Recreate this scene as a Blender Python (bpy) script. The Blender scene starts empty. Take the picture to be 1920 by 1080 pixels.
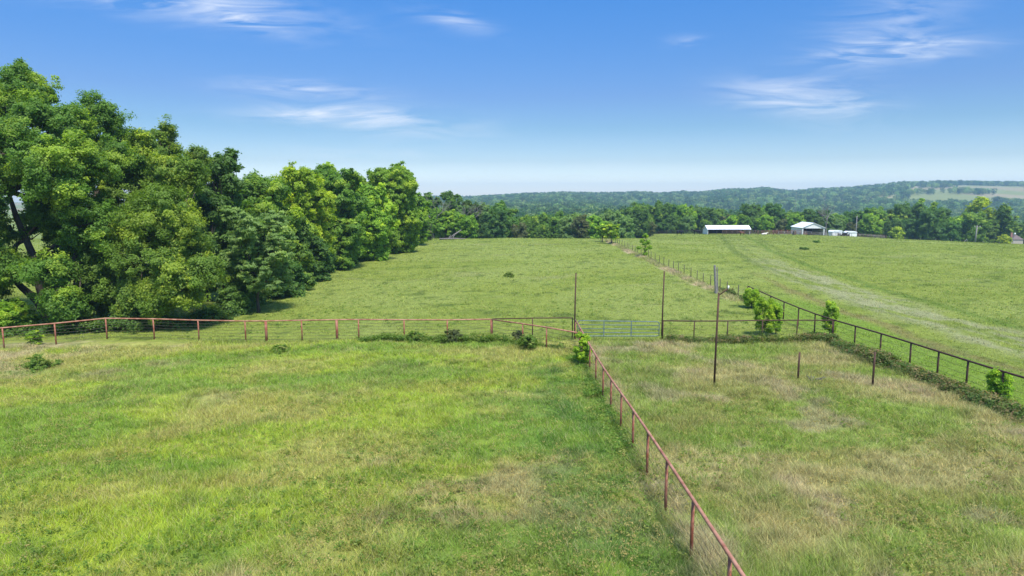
import bpy, bmesh, math, random
import numpy as np
from mathutils import Vector, Matrix

R = math.radians
SC = bpy.context.scene
COL = SC.collection
# ------------------------------------------------------------------ camera, sky, sun, exposure
CAMZ = 9.9
PITCH = R(7.6)
cam_d = bpy.data.cameras.new('camera')
cam_d.lens = 24.0; cam_d.sensor_width = 36.0
cam_d.clip_start = 0.1; cam_d.clip_end = 20000
cam = bpy.data.objects.new('camera', cam_d); COL.objects.link(cam)
cam.location = (0, 0, CAMZ); cam.rotation_euler = (R(90) - PITCH, 0, 0)
SC.camera = cam
SC.view_settings.view_transform = 'Standard'
SC.view_settings.look = 'None'
SC.view_settings.gamma = 1.0
SC.view_settings.exposure = 1.1
SC.cycles.max_bounces = 7
SC.cycles.diffuse_bounces = 3
SC.cycles.transmission_bounces = 4
SC.cycles.transparent_max_bounces = 6
SC.cycles.volume_bounces = 0
SC.cycles.use_denoising = True

SUN_EL, SUN_AZ = 62.0, 158.0      # azimuth clockwise from +Y (north); sun high behind the camera
world = bpy.data.worlds.new('World'); SC.world = world; world.use_nodes = True
wn = world.node_tree; wn.nodes.clear()


def N(nt, t, **kw):
    n = nt.nodes.new(t)
    for k, v in kw.items():
        setattr(n, k, v)
    return n


def L(nt, a, b):
    nt.links.new(a, b)


def M_(nt, op, a, b=None, c=None, clamp=False):
    n = N(nt, 'ShaderNodeMath', operation=op); n.use_clamp = clamp
    for i, v in enumerate((a, b, c)):
        if v is None: continue
        if isinstance(v, (int, float)): n.inputs[i].default_value = v
        else: L(nt, v, n.inputs[i])
    return n.outputs[0]


def mixc(nt, f, a, b, blend='MIX'):
    n = N(nt, 'ShaderNodeMix', data_type='RGBA', blend_type=blend)
    for s, v in ((n.inputs[0], f), (n.inputs[6], a), (n.inputs[7], b)):
        if isinstance(v, (int, float)): s.default_value = v
        elif isinstance(v, tuple): s.default_value = (*v, 1) if len(v) == 3 else v
        else: L(nt, v, s)
    return n.outputs[2]


sky = N(wn, 'ShaderNodeTexSky', sky_type='NISHITA')
sky.sun_disc = False; sky.sun_elevation = R(SUN_EL); sky.sun_rotation = R(SUN_AZ)
sky.air_density = 1.0; sky.dust_density = 0.3; sky.ozone_density = 2.0; sky.altitude = 100
tc = N(wn, 'ShaderNodeTexCoord')
sx = N(wn, 'ShaderNodeSeparateXYZ'); L(wn, tc.outputs['Generated'], sx.inputs[0])
yy = M_(wn, 'MAXIMUM', sx.outputs[1], 0.05)
U = M_(wn, 'DIVIDE', sx.outputs[0], yy)
V = M_(wn, 'DIVIDE', sx.outputs[2], yy)
cv = N(wn, 'ShaderNodeCombineXYZ'); L(wn, U, cv.inputs[0]); L(wn, V, cv.inputs[1])
vm = N(wn, 'ShaderNodeMapping'); vm.inputs['Scale'].default_value = (3.6, 24, 1); vm.inputs['Rotation'].default_value = (0, 0, R(-7))
L(wn, cv.outputs[0], vm.inputs[0])
n1 = N(wn, 'ShaderNodeTexNoise'); n1.inputs['Scale'].default_value = 2.0; n1.inputs['Detail'].default_value = 12
n1.inputs['Roughness'].default_value = 0.58; n1.inputs['Distortion'].default_value = 1.1
L(wn, vm.outputs[0], n1.inputs['Vector'])
streak = N(wn, 'ShaderNodeMapRange'); streak.inputs[1].default_value = 0.38; streak.inputs[2].default_value = 0.72
L(wn, n1.outputs[0], streak.inputs[0])
cloud = None
# centre (px), half sizes (px), tilt (deg), strength : turned into world directions
for (cx, cy, wx, wy, rot, st) in [(330, 2, 230, 30, -8, .7), (455, 38, 85, 13, -16, .55), (560, 168, 115, 15, -3, .7),
                                  (725, 226, 150, 24, -5, .75), (560, 215, 120, 14, 0, .55), (850, 38, 70, 16, -14, .4), (1690, 97, 125, 17, 5, 1.0),
                                  (1640, 60, 95, 50, 12, .4), (1750, 25, 90, 40, 20, .16), (1440, 180, 80, 24, -6, .75), (1560, 190, 95, 36, -8, .6),
                                  (1290, 77, 35, 10, 0, .4), (1050, 325, 260, 22, 0, .35), (620, 290, 220, 16, 0, .2)]:
    u = (540 - cy) / 1280; cp, sp = math.cos(PITCH), math.sin(PITCH)
    u0 = ((cx - 960) / 1280) / (cp + sp * u); v0 = (-sp + cp * u) / (cp + sp * u)
    du = M_(wn, 'SUBTRACT', U, u0); dv = M_(wn, 'SUBTRACT', V, v0)
    c_, s_ = math.cos(R(rot)), math.sin(R(rot))
    a = M_(wn, 'ADD', M_(wn, 'MULTIPLY', du, c_ * 1280 / wx), M_(wn, 'MULTIPLY', dv, s_ * 1280 / wx))
    b = M_(wn, 'ADD', M_(wn, 'MULTIPLY', du, -s_ * 1280 / wy), M_(wn, 'MULTIPLY', dv, c_ * 1280 / wy))
    d2 = M_(wn, 'ADD', M_(wn, 'MULTIPLY', a, a), M_(wn, 'MULTIPLY', b, b))
    g = M_(wn, 'MULTIPLY', M_(wn, 'EXPONENT', M_(wn, 'MULTIPLY', d2, -1.0)), st)
    cloud = g if cloud is None else M_(wn, 'ADD', cloud, g)
cf = M_(wn, 'MULTIPLY', cloud, streak.outputs[0], clamp=True)
hs = N(wn, 'ShaderNodeHueSaturation'); hs.inputs['Saturation'].default_value = 1.2; hs.inputs['Hue'].default_value = 0.505; hs.inputs['Value'].default_value = 1.0
L(wn, sky.outputs[0], hs.inputs['Color'])
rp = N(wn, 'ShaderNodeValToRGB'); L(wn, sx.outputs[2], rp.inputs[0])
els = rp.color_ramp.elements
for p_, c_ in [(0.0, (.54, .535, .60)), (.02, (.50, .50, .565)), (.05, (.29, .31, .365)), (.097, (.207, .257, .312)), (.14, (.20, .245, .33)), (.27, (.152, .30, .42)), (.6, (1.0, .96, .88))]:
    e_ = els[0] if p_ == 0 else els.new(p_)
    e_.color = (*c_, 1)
els[len(els) - 1].color = (1, .96, .86, 1)  # overhead sky, above the view, brightened beyond its own tone as added fill light
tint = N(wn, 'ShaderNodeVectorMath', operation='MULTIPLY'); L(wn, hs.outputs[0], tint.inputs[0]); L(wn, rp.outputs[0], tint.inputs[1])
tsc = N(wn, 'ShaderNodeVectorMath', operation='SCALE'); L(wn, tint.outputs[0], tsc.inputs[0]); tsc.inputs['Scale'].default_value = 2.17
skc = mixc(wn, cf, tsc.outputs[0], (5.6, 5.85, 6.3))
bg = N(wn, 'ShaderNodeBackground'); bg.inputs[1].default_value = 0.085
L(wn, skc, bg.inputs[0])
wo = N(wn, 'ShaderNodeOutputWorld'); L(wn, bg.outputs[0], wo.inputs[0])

sun_d = bpy.data.lights.new('sun', 'SUN'); sun_d.energy = 3.15; sun_d.angle = R(9.0); sun_d.color = (1, .955, .87)
sun = bpy.data.objects.new('sun', sun_d); COL.objects.link(sun)
sdir = Vector((math.sin(R(SUN_AZ)) * math.cos(R(SUN_EL)), math.cos(R(SUN_AZ)) * math.cos(R(SUN_EL)), math.sin(R(SUN_EL))))
sun.rotation_euler = sdir.to_track_quat('Z', 'Y').to_euler(); sun.location = (60, -40, 120)

# ------------------------------------------------------------------ terrain
CP, SP = math.cos(PITCH), math.sin(PITCH)
NX = [-1e5, -100, 0, 15, 30, 47, 90, 150, 163, 178, 210, 260, 320, 1e5]
NZ = [2.2, 2.2, 1.9, 1.3, .6, 0, 0, .05, .1, -.9, -5, -10.5, -14, -14]
RX = [-1e5, -100, 0, 15, 30, 47, 110, 150, 200, 250, 272, 330, 400, 1e5]
RZ = [2.2, 2.2, 1.9, 1.3, .6, 0, 0, -.3, -1.7, -3.5, -4.6, -9.5, -14, -14]
CRA = [-2.312, -0.281, -0.062, 0.016, 0.062, 0.109, 0.141, 0.191, 0.212, 0.24, 0.266, 0.322, 0.344, 0.366, 0.394, 0.414, 0.428, 0.469, 0.5, 0.539, 0.562, 0.617, 0.656, 0.75, 1.125]
CRY = [372, 372, 369, 363, 361, 362, 363, 360, 363, 359, 361, 353, 355, 351, 357, 358, 355, 353, 350, 346, 342, 340, 339, 341, 341]


def sstep(a, b, x):
    t = np.clip((x - a) / (b - a), 0, 1); return t * t * (3 - 2 * t)


def interp_s(y, X, Z, w):
    return sum(np.interp(y + k * w, X, Z) for k in (-1, -.5, 0, .5, 1)) / 5


def terrain(x, y):
    x = np.asarray(x, float); y = np.asarray(y, float)
    w = np.clip(np.abs(y) * .04, 1.5, 14)
    zl = interp_s(y, NX, NZ, w); zr = interp_s(y, RX, RZ, w)
    m = sstep(22, 58, x)
    z = zl * (1 - m) + zr * m
    z = z - np.clip(x - 100, 0, 140) * .06 * sstep(90, 230, y)
    z = z + (.07 * np.sin(x * .19 + 1.3) * np.sin(y * .16) + .05 * np.sin(x * .41 + y * .27)) * sstep(0, 12, y)
    z = z + 1.3 * np.sin(x * .011 + .5) * np.sin(y * .009) * sstep(300, 700, y)
    a = x / np.maximum(y, 1.0)
    cy = sum(np.interp(a + k * .008, CRA, CRY) for k in (-1, 0, 1)) / 3
    crest = ((540 - cy) / 1280 * CP - SP) * 1900 + CAMZ - 12
    f = sstep(760, 1900, y)
    z = z * (1 - f) + crest * f
    z = z + f * (2.5 * np.sin(x * .006) * np.sin(y * .01 + x * .004))
    z = z - 25 * sstep(2000, 3600, y)
    return z


def tz(x, y): return float(terrain(x, y))


def ray(px, py):
    u = (540 - py) / 1280
    return np.array([(px - 960) / 1280, CP + SP * u, -SP + CP * u])


def hit(px, py, h=0.0, tmax=1500):
    """world x,y where the sight line at this pixel is h above the ground"""
    d = ray(px, py)
    t = np.geomspace(4, tmax, 6000)
    z = CAMZ + d[2] * t - terrain(d[0] * t, d[1] * t) - h
    k = int(np.argmax(z < 0)) if (z < 0).any() else len(t) - 1
    return float(d[0] * t[k]), float(d[1] * t[k]), float(t[k])


def at(px, t):
    """ground point straight below the sight line px at depth t"""
    x = (px - 960) / 1280 * t; y = t * .985
    return x, y


def zat(py, t): return CAMZ + ray(960, py)[2] * t


# value noise in numpy -------------------------------------------------------
def vnoise(x, y, seed=0):
    xi = np.floor(x).astype(np.int64); yi = np.floor(y).astype(np.int64)
    fx = x - xi; fy = y - yi; fx = fx * fx * (3 - 2 * fx); fy = fy * fy * (3 - 2 * fy)

    def h(i, j):
        n = (i * 374761393 + j * 668265263 + seed * 1442695041) & 0xffffffff
        n = ((n ^ (n >> 13)) * 1274126177) & 0xffffffff
        return ((n ^ (n >> 16)) & 0xffff) / 65535.0
    return (h(xi, yi) * (1 - fx) + h(xi + 1, yi) * fx) * (1 - fy) + (h(xi, yi + 1) * (1 - fx) + h(xi + 1, yi + 1) * fx) * fy


def fbm(x, y, s, seed=0, o=4):
    v = 0; a = 1; tot = 0
    for k in range(o):
        v = v + a * vnoise(x * s + 17.3 * k, y * s - 9.1 * k, seed + k); tot += a; a *= .55; s *= 2.03
    return v / tot


def lerp3(c, d, f):
    return c * (1 - f[:, None]) + np.array(d)[None, :] * f[:, None]


def gcol(x, y):
    """real colour of the sward (linear albedo) by place"""
    x = np.asarray(x, float).ravel(); y = np.asarray(y, float).ravel(); n = len(x)
    # warp so that patches lie in drifts
    wx = x + 3 * (fbm(x, y, .12, 50, 2) - .5); wy = y + 3 * (fbm(x, y, .12, 60, 2) - .5)
    A = fbm(wx, wy, .16, 1, 4); B = fbm(wx * .8 + wy * .3, wy, .33, 7, 4); C = fbm(x, y, .9, 13, 3); D = fbm(wx, wy, .07, 21, 3)
    E = fbm(x, y, .45, 33, 3)
    us = wx * .93 + wy * .36; vs = -wx * .36 + wy * .93
    B = .45 * B + .55 * fbm(us * .22, vs, .42, 7, 4); A = .5 * A + .5 * fbm(us * .3, vs, .3, 19, 3)
    pen = (1 - sstep(45.2, 46.2, y))
    left = pen * (1 - sstep(4.1, 4.7, x)); right = pen * sstep(4.1, 4.7, x) * (1 - sstep(21.5, 22.5, x))
    past = 1 - left - right
    # pasture beyond the fences
    c = np.tile(np.array([.200, .242, .044]), (n, 1))
    c = lerp3(c, (.145, .195, .030), sstep(.50, .66, B) * .7)
    c = lerp3(c, (.220, .262, .060), sstep(.48, .66, D) * .8)
    c = lerp3(c, (.085, .130, .022), sstep(.66, .78, C) * .55)
    c = lerp3(c, (.070, .105, .020), sstep(.68, .82, fbm(x, y, .75, 55, 2)) * .7)
    c = lerp3(c, (.230, .240, .090), sstep(.62, .75, A) * .5)
    # left pen
    cl = np.tile(np.array([.212, .272, .032]), (n, 1))
    dryl = sstep(.47, .62, B) * .8
    cl = lerp3(cl, (.265, .255, .075), dryl)
    lushl = sstep(-8, 4, x + (y - 16) * -.12) * sstep(40, 20, y)
    cl = lerp3(cl, (.230, .285, .022), sstep(-4, -12, x) * sstep(34, 24, y) * sstep(.40, .55, A) * .7)
    cl = lerp3(cl, (.150, .180, .045), lushl * .35)
    cl = lerp3(cl, (.120, .205, .028), sstep(.50, .62, A + .12 * lushl) * .75)
    cl = lerp3(cl, (.270, .215, .120), sstep(.57, .68, E) * sstep(.42, .55, D) * .55)
    cl = lerp3(cl, (.235, .230, .055), sstep(.6, .7, fbm(x, y * 2, .22, 91, 3)) * .5)
    edge = sstep(3.2, 0, np.abs(x - 2.6)) * sstep(44, 36, y)
    cl = lerp3(cl, (.055, .135, .025), edge * sstep(.3, .55, C) * .7)
    tl = sstep(-20, -32, x) * sstep(34, 38, y)
    cl = lerp3(cl, (.300, .250, .140), tl * sstep(.35, .55, E) * .8)
    cl = lerp3(cl, (.050, .085, .018), sstep(.66, .76, C) * .5)
    # right pen
    cr = np.tile(np.array([.200, .215, .060]), (n, 1))
    cr = lerp3(cr, (.280, .255, .110), sstep(.40, .56, B) * .75)
    cr = lerp3(cr, (.140, .220, .028), sstep(.50, .62, A) * .75)
    tr = sstep(2.4, .6, np.abs(x - (6.3 + (y - 14) * .02))) * sstep(.3, .5, E)
    cr = lerp3(cr, (.130, .205, .030), tr * .75)
    cr = lerp3(cr, (.300, .240, .160), sstep(.6, .7, E) * .55)
    cr = lerp3(cr, (.060, .090, .020), sstep(.66, .76, C) * .5)
    c = c * past[:, None] + cl * left[:, None] + cr * right[:, None]
    # outer track by the right fence
    cx = np.interp(y, [0, 50, 75, 100, 128, 150, 200, 260], [32, 33, 34.5, 37.5, 43, 49, 63, 80])
    dt = x - cx; far = sstep(240, 200, y) * past
    c = lerp3(c, (.150, .235, .028), sstep(5.8, 5.0, np.abs(x - 25.2)) * sstep(75, 60, y) * past * .8 * (x > 22.3) * (x < 28))
    jag = 1.6 * (E - .5)
    c = lerp3(c, (.185, .150, .060), sstep(.9, .2, np.abs(dt + 4.6 + jag)) * far * .65 * sstep(95, 70, y))
    c = lerp3(c, (.285, .285, .150), sstep(4.0, 1.6, np.abs(dt - 1.0 + jag)) * far * .8 * sstep(.36, .56, fbm(x * 2, y * .5, .5, 77, 3)) * (1 - .9 * sstep(80, 130, y)))
    c = lerp3(c, (.085, .150, .020), sstep(.9, .25, np.abs(dt - 5.6 + jag * .6)) * far * .6)
    c = lerp3(c, (.085, .130, .022), sstep(1.0, .3, np.abs(dt + 1.6)) * far * .5 * sstep(75, 120, y))
    for ro in (-2.1, -.3):
        c = lerp3(c, (.110, .150, .030), sstep(.55, .15, np.abs(dt - 1.0 - ro + .5 * jag)) * far * .45 * sstep(44, 60, y) * sstep(.3, .5, A))
    dd = x - (np.interp(y, [100, 128, 150, 200], [46, 50.5, 56, 72]))
    c = lerp3(c, (.085, .130, .022), sstep(1.0, .3, np.abs(dd)) * far * .45 * sstep(95, 120, y))
    # dry strip under the T-post fence
    c = lerp3(c, (.400, .330, .190), sstep(.9, .35, np.abs(x - 21.2 + .9 * (E - .5))) * sstep(62, 70, y) * sstep(156, 150, y) * sstep(.40, .52, fbm(x, y, .25, 44, 2)))
    # hill fields far away
    hf = sstep(900, 1200, y)
    c = lerp3(c, (.200, .225, .075), hf)
    c = lerp3(c, (.300, .250, .140), hf * sstep(.48, .6, fbm(x, y, .006, 88, 3)) * .9)
    c = c * (1 + .13 * (left + right))[:, None]; c *= (1 - .05 * past)[:, None]; c[:, 0] *= 1 + .02 * right
    return c * (1 + .16 * (C - .5))[:, None]


def mound(x, y):
    """tussocky unevenness of the sward"""
    k = np.where((y < 46) & (x < 22), 1.0, .45) * sstep(170, 110, y)
    return (.34 * (fbm(x, y, .55, 101, 3) - .45) + .16 * (fbm(x, y, 1.5, 102, 2) - .5)) * k


# ------------------------------------------------------------------ mesh helpers
def link(name, me, mat, parent=None, loc=None):
    me.materials.clear()
    for m in (mat if isinstance(mat, (list, tuple)) else [mat]): me.materials.append(m)
    o = bpy.data.objects.new(name, me); COL.objects.link(o)
    if parent is not None: o.parent = parent
    if loc is not None: o.location = loc
    return o


def np_mesh(name, V_, F, attrs=None, smooth=False):
    """V_ (n,3), F (m,k) all faces the same size"""
    me = bpy.data.meshes.new(name)
    n, (m, k) = len(V_), F.shape
    me.vertices.add(n); me.vertices.foreach_set('co', np.ascontiguousarray(V_, dtype=np.float32).ravel())
    me.loops.add(m * k); me.loops.foreach_set('vertex_index', np.ascontiguousarray(F, dtype=np.int32).ravel())
    me.polygons.add(m)
    me.polygons.foreach_set('loop_start', np.arange(0, m * k, k, dtype=np.int32))
    try: me.polygons.foreach_set('loop_total', np.full(m, k, dtype=np.int32))
    except Exception: pass
    if smooth: me.polygons.foreach_set('use_smooth', np.ones(m, dtype=bool))
    me.update(calc_edges=True)
    for (an, dom, arr) in (attrs or []):
        a = me.attributes.new(an, 'FLOAT_COLOR', dom)
        c4 = np.ones((len(arr), 4), dtype=np.float32); c4[:, :arr.shape[1]] = arr
        a.data.foreach_set('color', c4.ravel())
    return me


class MB:
    """collects boxes and tubes of one part"""
    def __init__(s): s.bm = bmesh.new()

    def box(s, c, d, rot=None):
        m = Matrix.Translation(c)
        if rot is not None: m = m @ rot.to_4x4()
        bmesh.ops.create_cube(s.bm, size=1, matrix=m @ Matrix.Diagonal((*d, 1)))
        return s

    def tube(s, pts, rad, n=8, cap=True):
        pts = [Vector(p) for p in pts]
        if isinstance(rad, (int, float)): rad = [rad] * len(pts)
        rings = []; ref = Vector((.12, .05, 1)).normalized()
        for i, p in enumerate(pts):
            d = (pts[min(i + 1, len(pts) - 1)] - pts[max(i - 1, 0)]).normalized()
            r0 = ref if abs(d.dot(ref)) < .95 else Vector((1, .1, 0))
            a = d.cross(r0).normalized(); b = d.cross(a).normalized()
            rings.append([s.bm.verts.new(p + (a * math.cos(2 * math.pi * k / n) + b * math.sin(2 * math.pi * k / n)) * rad[i]) for k in range(n)])
        for i in range(len(rings) - 1):
            for k in range(n):
                s.bm.faces.new((rings[i][k], rings[i][(k + 1) % n], rings[i + 1][(k + 1) % n], rings[i + 1][k]))
        if cap:
            s.bm.faces.new(rings[0][::-1]); s.bm.faces.new(rings[-1])
        return s

    def poly(s, pts):
        s.bm.faces.new([s.bm.verts.new(p) for p in pts]); return s

    def prism(s, outline, y0, y1):
        """outline of (x,z) pushed from y0 to y1"""
        a = [s.bm.verts.new((x, y0, z)) for x, z in outline]; b = [s.bm.verts.new((x, y1, z)) for x, z in outline]
        s.bm.faces.new(a[::-1]); s.bm.faces.new(b)
        for i in range(len(a)):
            j = (i + 1) % len(a); s.bm.faces.new((a[i], a[j], b[j], b[i]))
        return s

    def done(s, name, mat, parent=None, smooth=False, loc=None):
        bmesh.ops.recalc_face_normals(s.bm, faces=s.bm.faces)
        me = bpy.data.meshes.new(name); s.bm.to_mesh(me); s.bm.free()
        if smooth: me.polygons.foreach_set('use_smooth', [True] * len(me.polygons))
        return link(name, me, mat, parent, loc)


def tag(o, label=None, cat=None, group=None, kind=None):
    if label: o['label'] = label
    if cat: o['category'] = cat
    if group: o['group'] = group
    if kind: o['kind'] = kind
    return o


def empty(name, loc, rz=0):
    o = bpy.data.objects.new(name, None); COL.objects.link(o); o.location = loc; o.rotation_euler = (0, 0, rz)
    o.empty_display_size = .3
    return o


# ------------------------------------------------------------------ materials
MATS = {}


def mat(name):
    m = bpy.data.materials.new(name); m.use_nodes = True
    nt = m.node_tree; nt.nodes.clear(); MATS[name] = m
    return m, nt, N(nt, 'ShaderNodeOutputMaterial')


def plain(name, c1, c2=None, rough=.7, scale=8, metal=0, bump=.1, coord='Object', spec=.3, stretch=(1, 1, 1)):
    m, nt, out = mat(name)
    p = N(nt, 'ShaderNodeBsdfPrincipled'); p.inputs['Roughness'].default_value = rough; p.inputs['Metallic'].default_value = metal
    p.inputs['Specular IOR Level'].default_value = spec
    t = N(nt, 'ShaderNodeTexCoord'); mp = N(nt, 'ShaderNodeMapping'); mp.inputs['Scale'].default_value = stretch
    L(nt, t.outputs[coord], mp.inputs[0])
    n = N(nt, 'ShaderNodeTexNoise'); n.inputs['Scale'].default_value = scale; n.inputs['Detail'].default_value = 6
    L(nt, mp.outputs[0], n.inputs['Vector'])
    mr = N(nt, 'ShaderNodeMapRange'); mr.inputs[1].default_value = .38; mr.inputs[2].default_value = .64; L(nt, n.outputs[0], mr.inputs[0])
    L(nt, mixc(nt, mr.outputs[0], c1, c2 or tuple(v * .7 for v in c1)), p.inputs['Base Color'])
    if bump:
        b = N(nt, 'ShaderNodeBump'); b.inputs['Strength'].default_value = bump; b.inputs['Distance'].default_value = .02
        L(nt, n.outputs[0], b.inputs['Height']); L(nt, b.outputs[0], p.inputs['Normal'])
    L(nt, p.outputs[0], out.inputs[0])
    return m


def leaf_mat(name, c1, c2, ctip, trans=.48, rnd=.25):
    """attribute col: r = tone, g = new-growth share"""
    m, nt, out = mat(name)
    at_ = N(nt, 'ShaderNodeAttribute', attribute_name='col')
    sp = N(nt, 'ShaderNodeSeparateColor'); L(nt, at_.outputs['Color'], sp.inputs[0])
    c = mixc(nt, sp.outputs[0], c1, c2)
    c = mixc(nt, sp.outputs[1], c, ctip)
    oi = N(nt, 'ShaderNodeObjectInfo')
    up = N(nt, 'ShaderNodeVectorMath', operation='MULTIPLY'); up.inputs[1].default_value = (2.95, 2.6, 2.1); L(nt, c, up.inputs[0])
    h = N(nt, 'ShaderNodeHueSaturation'); L(nt, up.outputs[0], h.inputs['Color'])
    mh = N(nt, 'ShaderNodeMapRange'); mh.inputs[3].default_value = .5 - .05 * rnd * 2; mh.inputs[4].default_value = .5 + .03 * rnd * 2; L(nt, oi.outputs['Random'], mh.inputs[0]); L(nt, mh.outputs[0], h.inputs['Hue'])
    r2 = M_(nt, 'FRACT', M_(nt, 'MULTIPLY', oi.outputs['Random'], 17.31))
    mv = N(nt, 'ShaderNodeMapRange'); mv.inputs[3].default_value = 1 - rnd; mv.inputs[4].default_value = 1 + rnd; L(nt, r2, mv.inputs[0]); L(nt, mv.outputs[0], h.inputs['Value'])
    d = N(nt, 'ShaderNodeBsdfPrincipled'); d.inputs['Roughness'].default_value = .55; d.inputs['Specular IOR Level'].default_value = .25
    L(nt, h.outputs[0], d.inputs['Base Color'])
    tr = N(nt, 'ShaderNodeBsdfTranslucent'); L(nt, mixc(nt, 1.0, h.outputs[0], (1.35, 1.45, .55), 'MULTIPLY'), tr.inputs['Color'])
    ms = N(nt, 'ShaderNodeMixShader'); ms.inputs[0].default_value = trans
    L(nt, d.outputs[0], ms.inputs[1]); L(nt, tr.outputs[0], ms.inputs[2]); L(nt, ms.outputs[0], out.inputs[0])
    return m


def ground_mat():
    m, nt, out = mat('pasture_ground')
    a = N(nt, 'ShaderNodeAttribute', attribute_name='col')
    g = N(nt, 'ShaderNodeNewGeometry')
    n = N(nt, 'ShaderNodeTexNoise'); n.inputs['Scale'].default_value = 2.2; n.inputs['Detail'].default_value = 9; n.inputs['Roughness'].default_value = .7
    L(nt, g.outputs['Position'], n.inputs['Vector'])
    mr = N(nt, 'ShaderNodeMapRange'); mr.inputs[1].default_value = .3; mr.inputs[2].default_value = .7; mr.inputs[3].default_value = .68; mr.inputs[4].default_value = 1.2
    L(nt, n.outputs[0], mr.inputs[0])
    n2 = N(nt, 'ShaderNodeTexNoise'); n2.inputs['Scale'].default_value = .55; n2.inputs['Detail'].default_value = 5; n2.inputs['Distortion'].default_value = .6
    L(nt, g.outputs['Position'], n2.inputs['Vector'])
    m2 = N(nt, 'ShaderNodeMapRange'); m2.inputs[1].default_value = .56; m2.inputs[2].default_value = .72; m2.inputs[3].default_value = 0; m2.inputs[4].default_value = .5
    L(nt, n2.outputs[0], m2.inputs[0])
    c = mixc(nt, m2.outputs[0], a.outputs['Color'], (.075, .115, .02))
    sc = N(nt, 'ShaderNodeVectorMath', operation='SCALE'); L(nt, c, sc.inputs[0]); L(nt, mr.outputs[0], sc.inputs['Scale'])
    p = N(nt, 'ShaderNodeBsdfPrincipled'); p.inputs['Roughness'].default_value = .9; p.inputs['Specular IOR Level'].default_value = .1
    L(nt, sc.outputs[0], p.inputs['Base Color'])
    b = N(nt, 'ShaderNodeBump'); b.inputs['Strength'].default_value = .8; b.inputs['Distance'].default_value = .25
    L(nt, n.outputs[0], b.inputs['Height']); L(nt, b.outputs[0], p.inputs['Normal'])
    L(nt, p.outputs[0], out.inputs[0])
    return m


def blade_mat():
    m, nt, out = mat('grass_blades')
    a = N(nt, 'ShaderNodeAttribute', attribute_name='col')
    d = N(nt, 'ShaderNodeBsdfDiffuse'); L(nt, a.outputs['Color'], d.inputs[0])
    t = N(nt, 'ShaderNodeBsdfTranslucent'); L(nt, a.outputs['Color'], t.inputs[0])
    ms = N(nt, 'ShaderNodeMixShader'); ms.inputs[0].default_value = .35
    L(nt, d.outputs[0], ms.inputs[1]); L(nt, t.outputs[0], ms.inputs[2]); L(nt, ms.outputs[0], out.inputs[0])
    return m


GROUND = ground_mat(); BLADE = blade_mat()
RED = plain('red_oxide_pipe', (.235, .070, .036), (.32, .145, .095), .65, 5, .0, .2)
REDTOP = plain('faded_red_rail', (.40, .20, .13), (.25, .095, .055), .6, 3, .0, .15)
RUST = plain('dark_rusted_pipe', (.060, .036, .026), (.105, .052, .033), .75, 6, .2, .3)
WIRE = plain('fence_wire', (.10, .085, .065), (.06, .05, .04), .6, 10, .4, 0)
TPOST = plain('steel_t_post', (.06, .055, .045), (.10, .08, .06), .7, 6, .2, 0)
GATE = plain('blue_grey_gate_paint', (.085, .135, .155), (.13, .18, .20), .5, 5, .2, .05)
OLDWOOD = plain('weathered_grey_wood', (.26, .25, .23), (.14, .13, .12), .9, 6, 0, .6, stretch=(6, 6, .6))
BARK = plain('bark', (.085, .068, .052), (.045, .036, .028), .95, 5, 0, 1.0, stretch=(3, 3, .5))
PALEBARK = plain('dead_bark', (.22, .20, .18), (.15, .13, .12), .9, 5, 0, .6)
WHITE_METAL = plain('white_sheet_metal', (.80, .81, .82), (.70, .71, .72), .45, 1.2, .0, .05)
ROOF_METAL = plain('white_roof_metal', (.82, .84, .87), (.72, .74, .77), .4, .8, .0, .05)
TANWALL = plain('cream_sheet_metal', (.74, .72, .68), (.66, .64, .60), .5, 1.5, .0, .05)
DARKIN = plain('dark_barn_wood', (.035, .03, .028), (.06, .045, .035), .9, 3, 0, .3)
BROWNW = plain('brown_corral_wood', (.15, .10, .07), (.085, .06, .045), .9, 4, 0, .5)
REDRUST = plain('red_rust_panel', (.26, .09, .05), (.16, .07, .05), .8, 3, 0, .2)
HIDE = plain('black_hide', (.008, .007, .007), (.012, .011, .010), .9, 5, 0, .1)
HIDE_W = plain('pale_hide', (.62, .58, .52), (.5, .46, .4), .8, 5, 0, .1)
HIDE_R = plain('red_brown_hide', (.16, .06, .03), (.11, .045, .025), .7, 5, 0, .1)
GLASS = plain('dark_window_glass', (.03, .04, .05), (.05, .06, .07), .1, 3, 0, 0, spec=.6)
LAMPW = plain('white_lamp_housing', (.8, .8, .8), (.7, .7, .7), .4, 3, 0, 0)
BLUEP = plain('faded_blue_plastic', (.12, .30, .42), (.18, .36, .46), .5, 3, 0, .05)
PURPW = plain('dry_purple_stems', (.16, .105, .09), (.09, .06, .05), .9, 6, 0, .2)


def brick_mat():
    m, nt, out = mat('red_brick')
    t = N(nt, 'ShaderNodeTexCoord'); b = N(nt, 'ShaderNodeTexBrick'); L(nt, t.outputs['Object'], b.inputs['Vector'])
    b.inputs['Color1'].default_value = (.33, .15, .11, 1); b.inputs['Color2'].default_value = (.25, .11, .085, 1); b.inputs['Mortar'].default_value = (.4, .35, .3, 1)
    b.inputs['Scale'].default_value = 4
    p = N(nt, 'ShaderNodeBsdfPrincipled'); p.inputs['Roughness'].default_value = .85; L(nt, b.outputs[0], p.inputs['Base Color']); L(nt, p.outputs[0], out.inputs[0])
    return m


BRICK = brick_mat()
SHINGLE = plain('brown_shingle', (.17, .13, .12), (.11, .085, .08), .9, 7, 0, .5)

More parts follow.
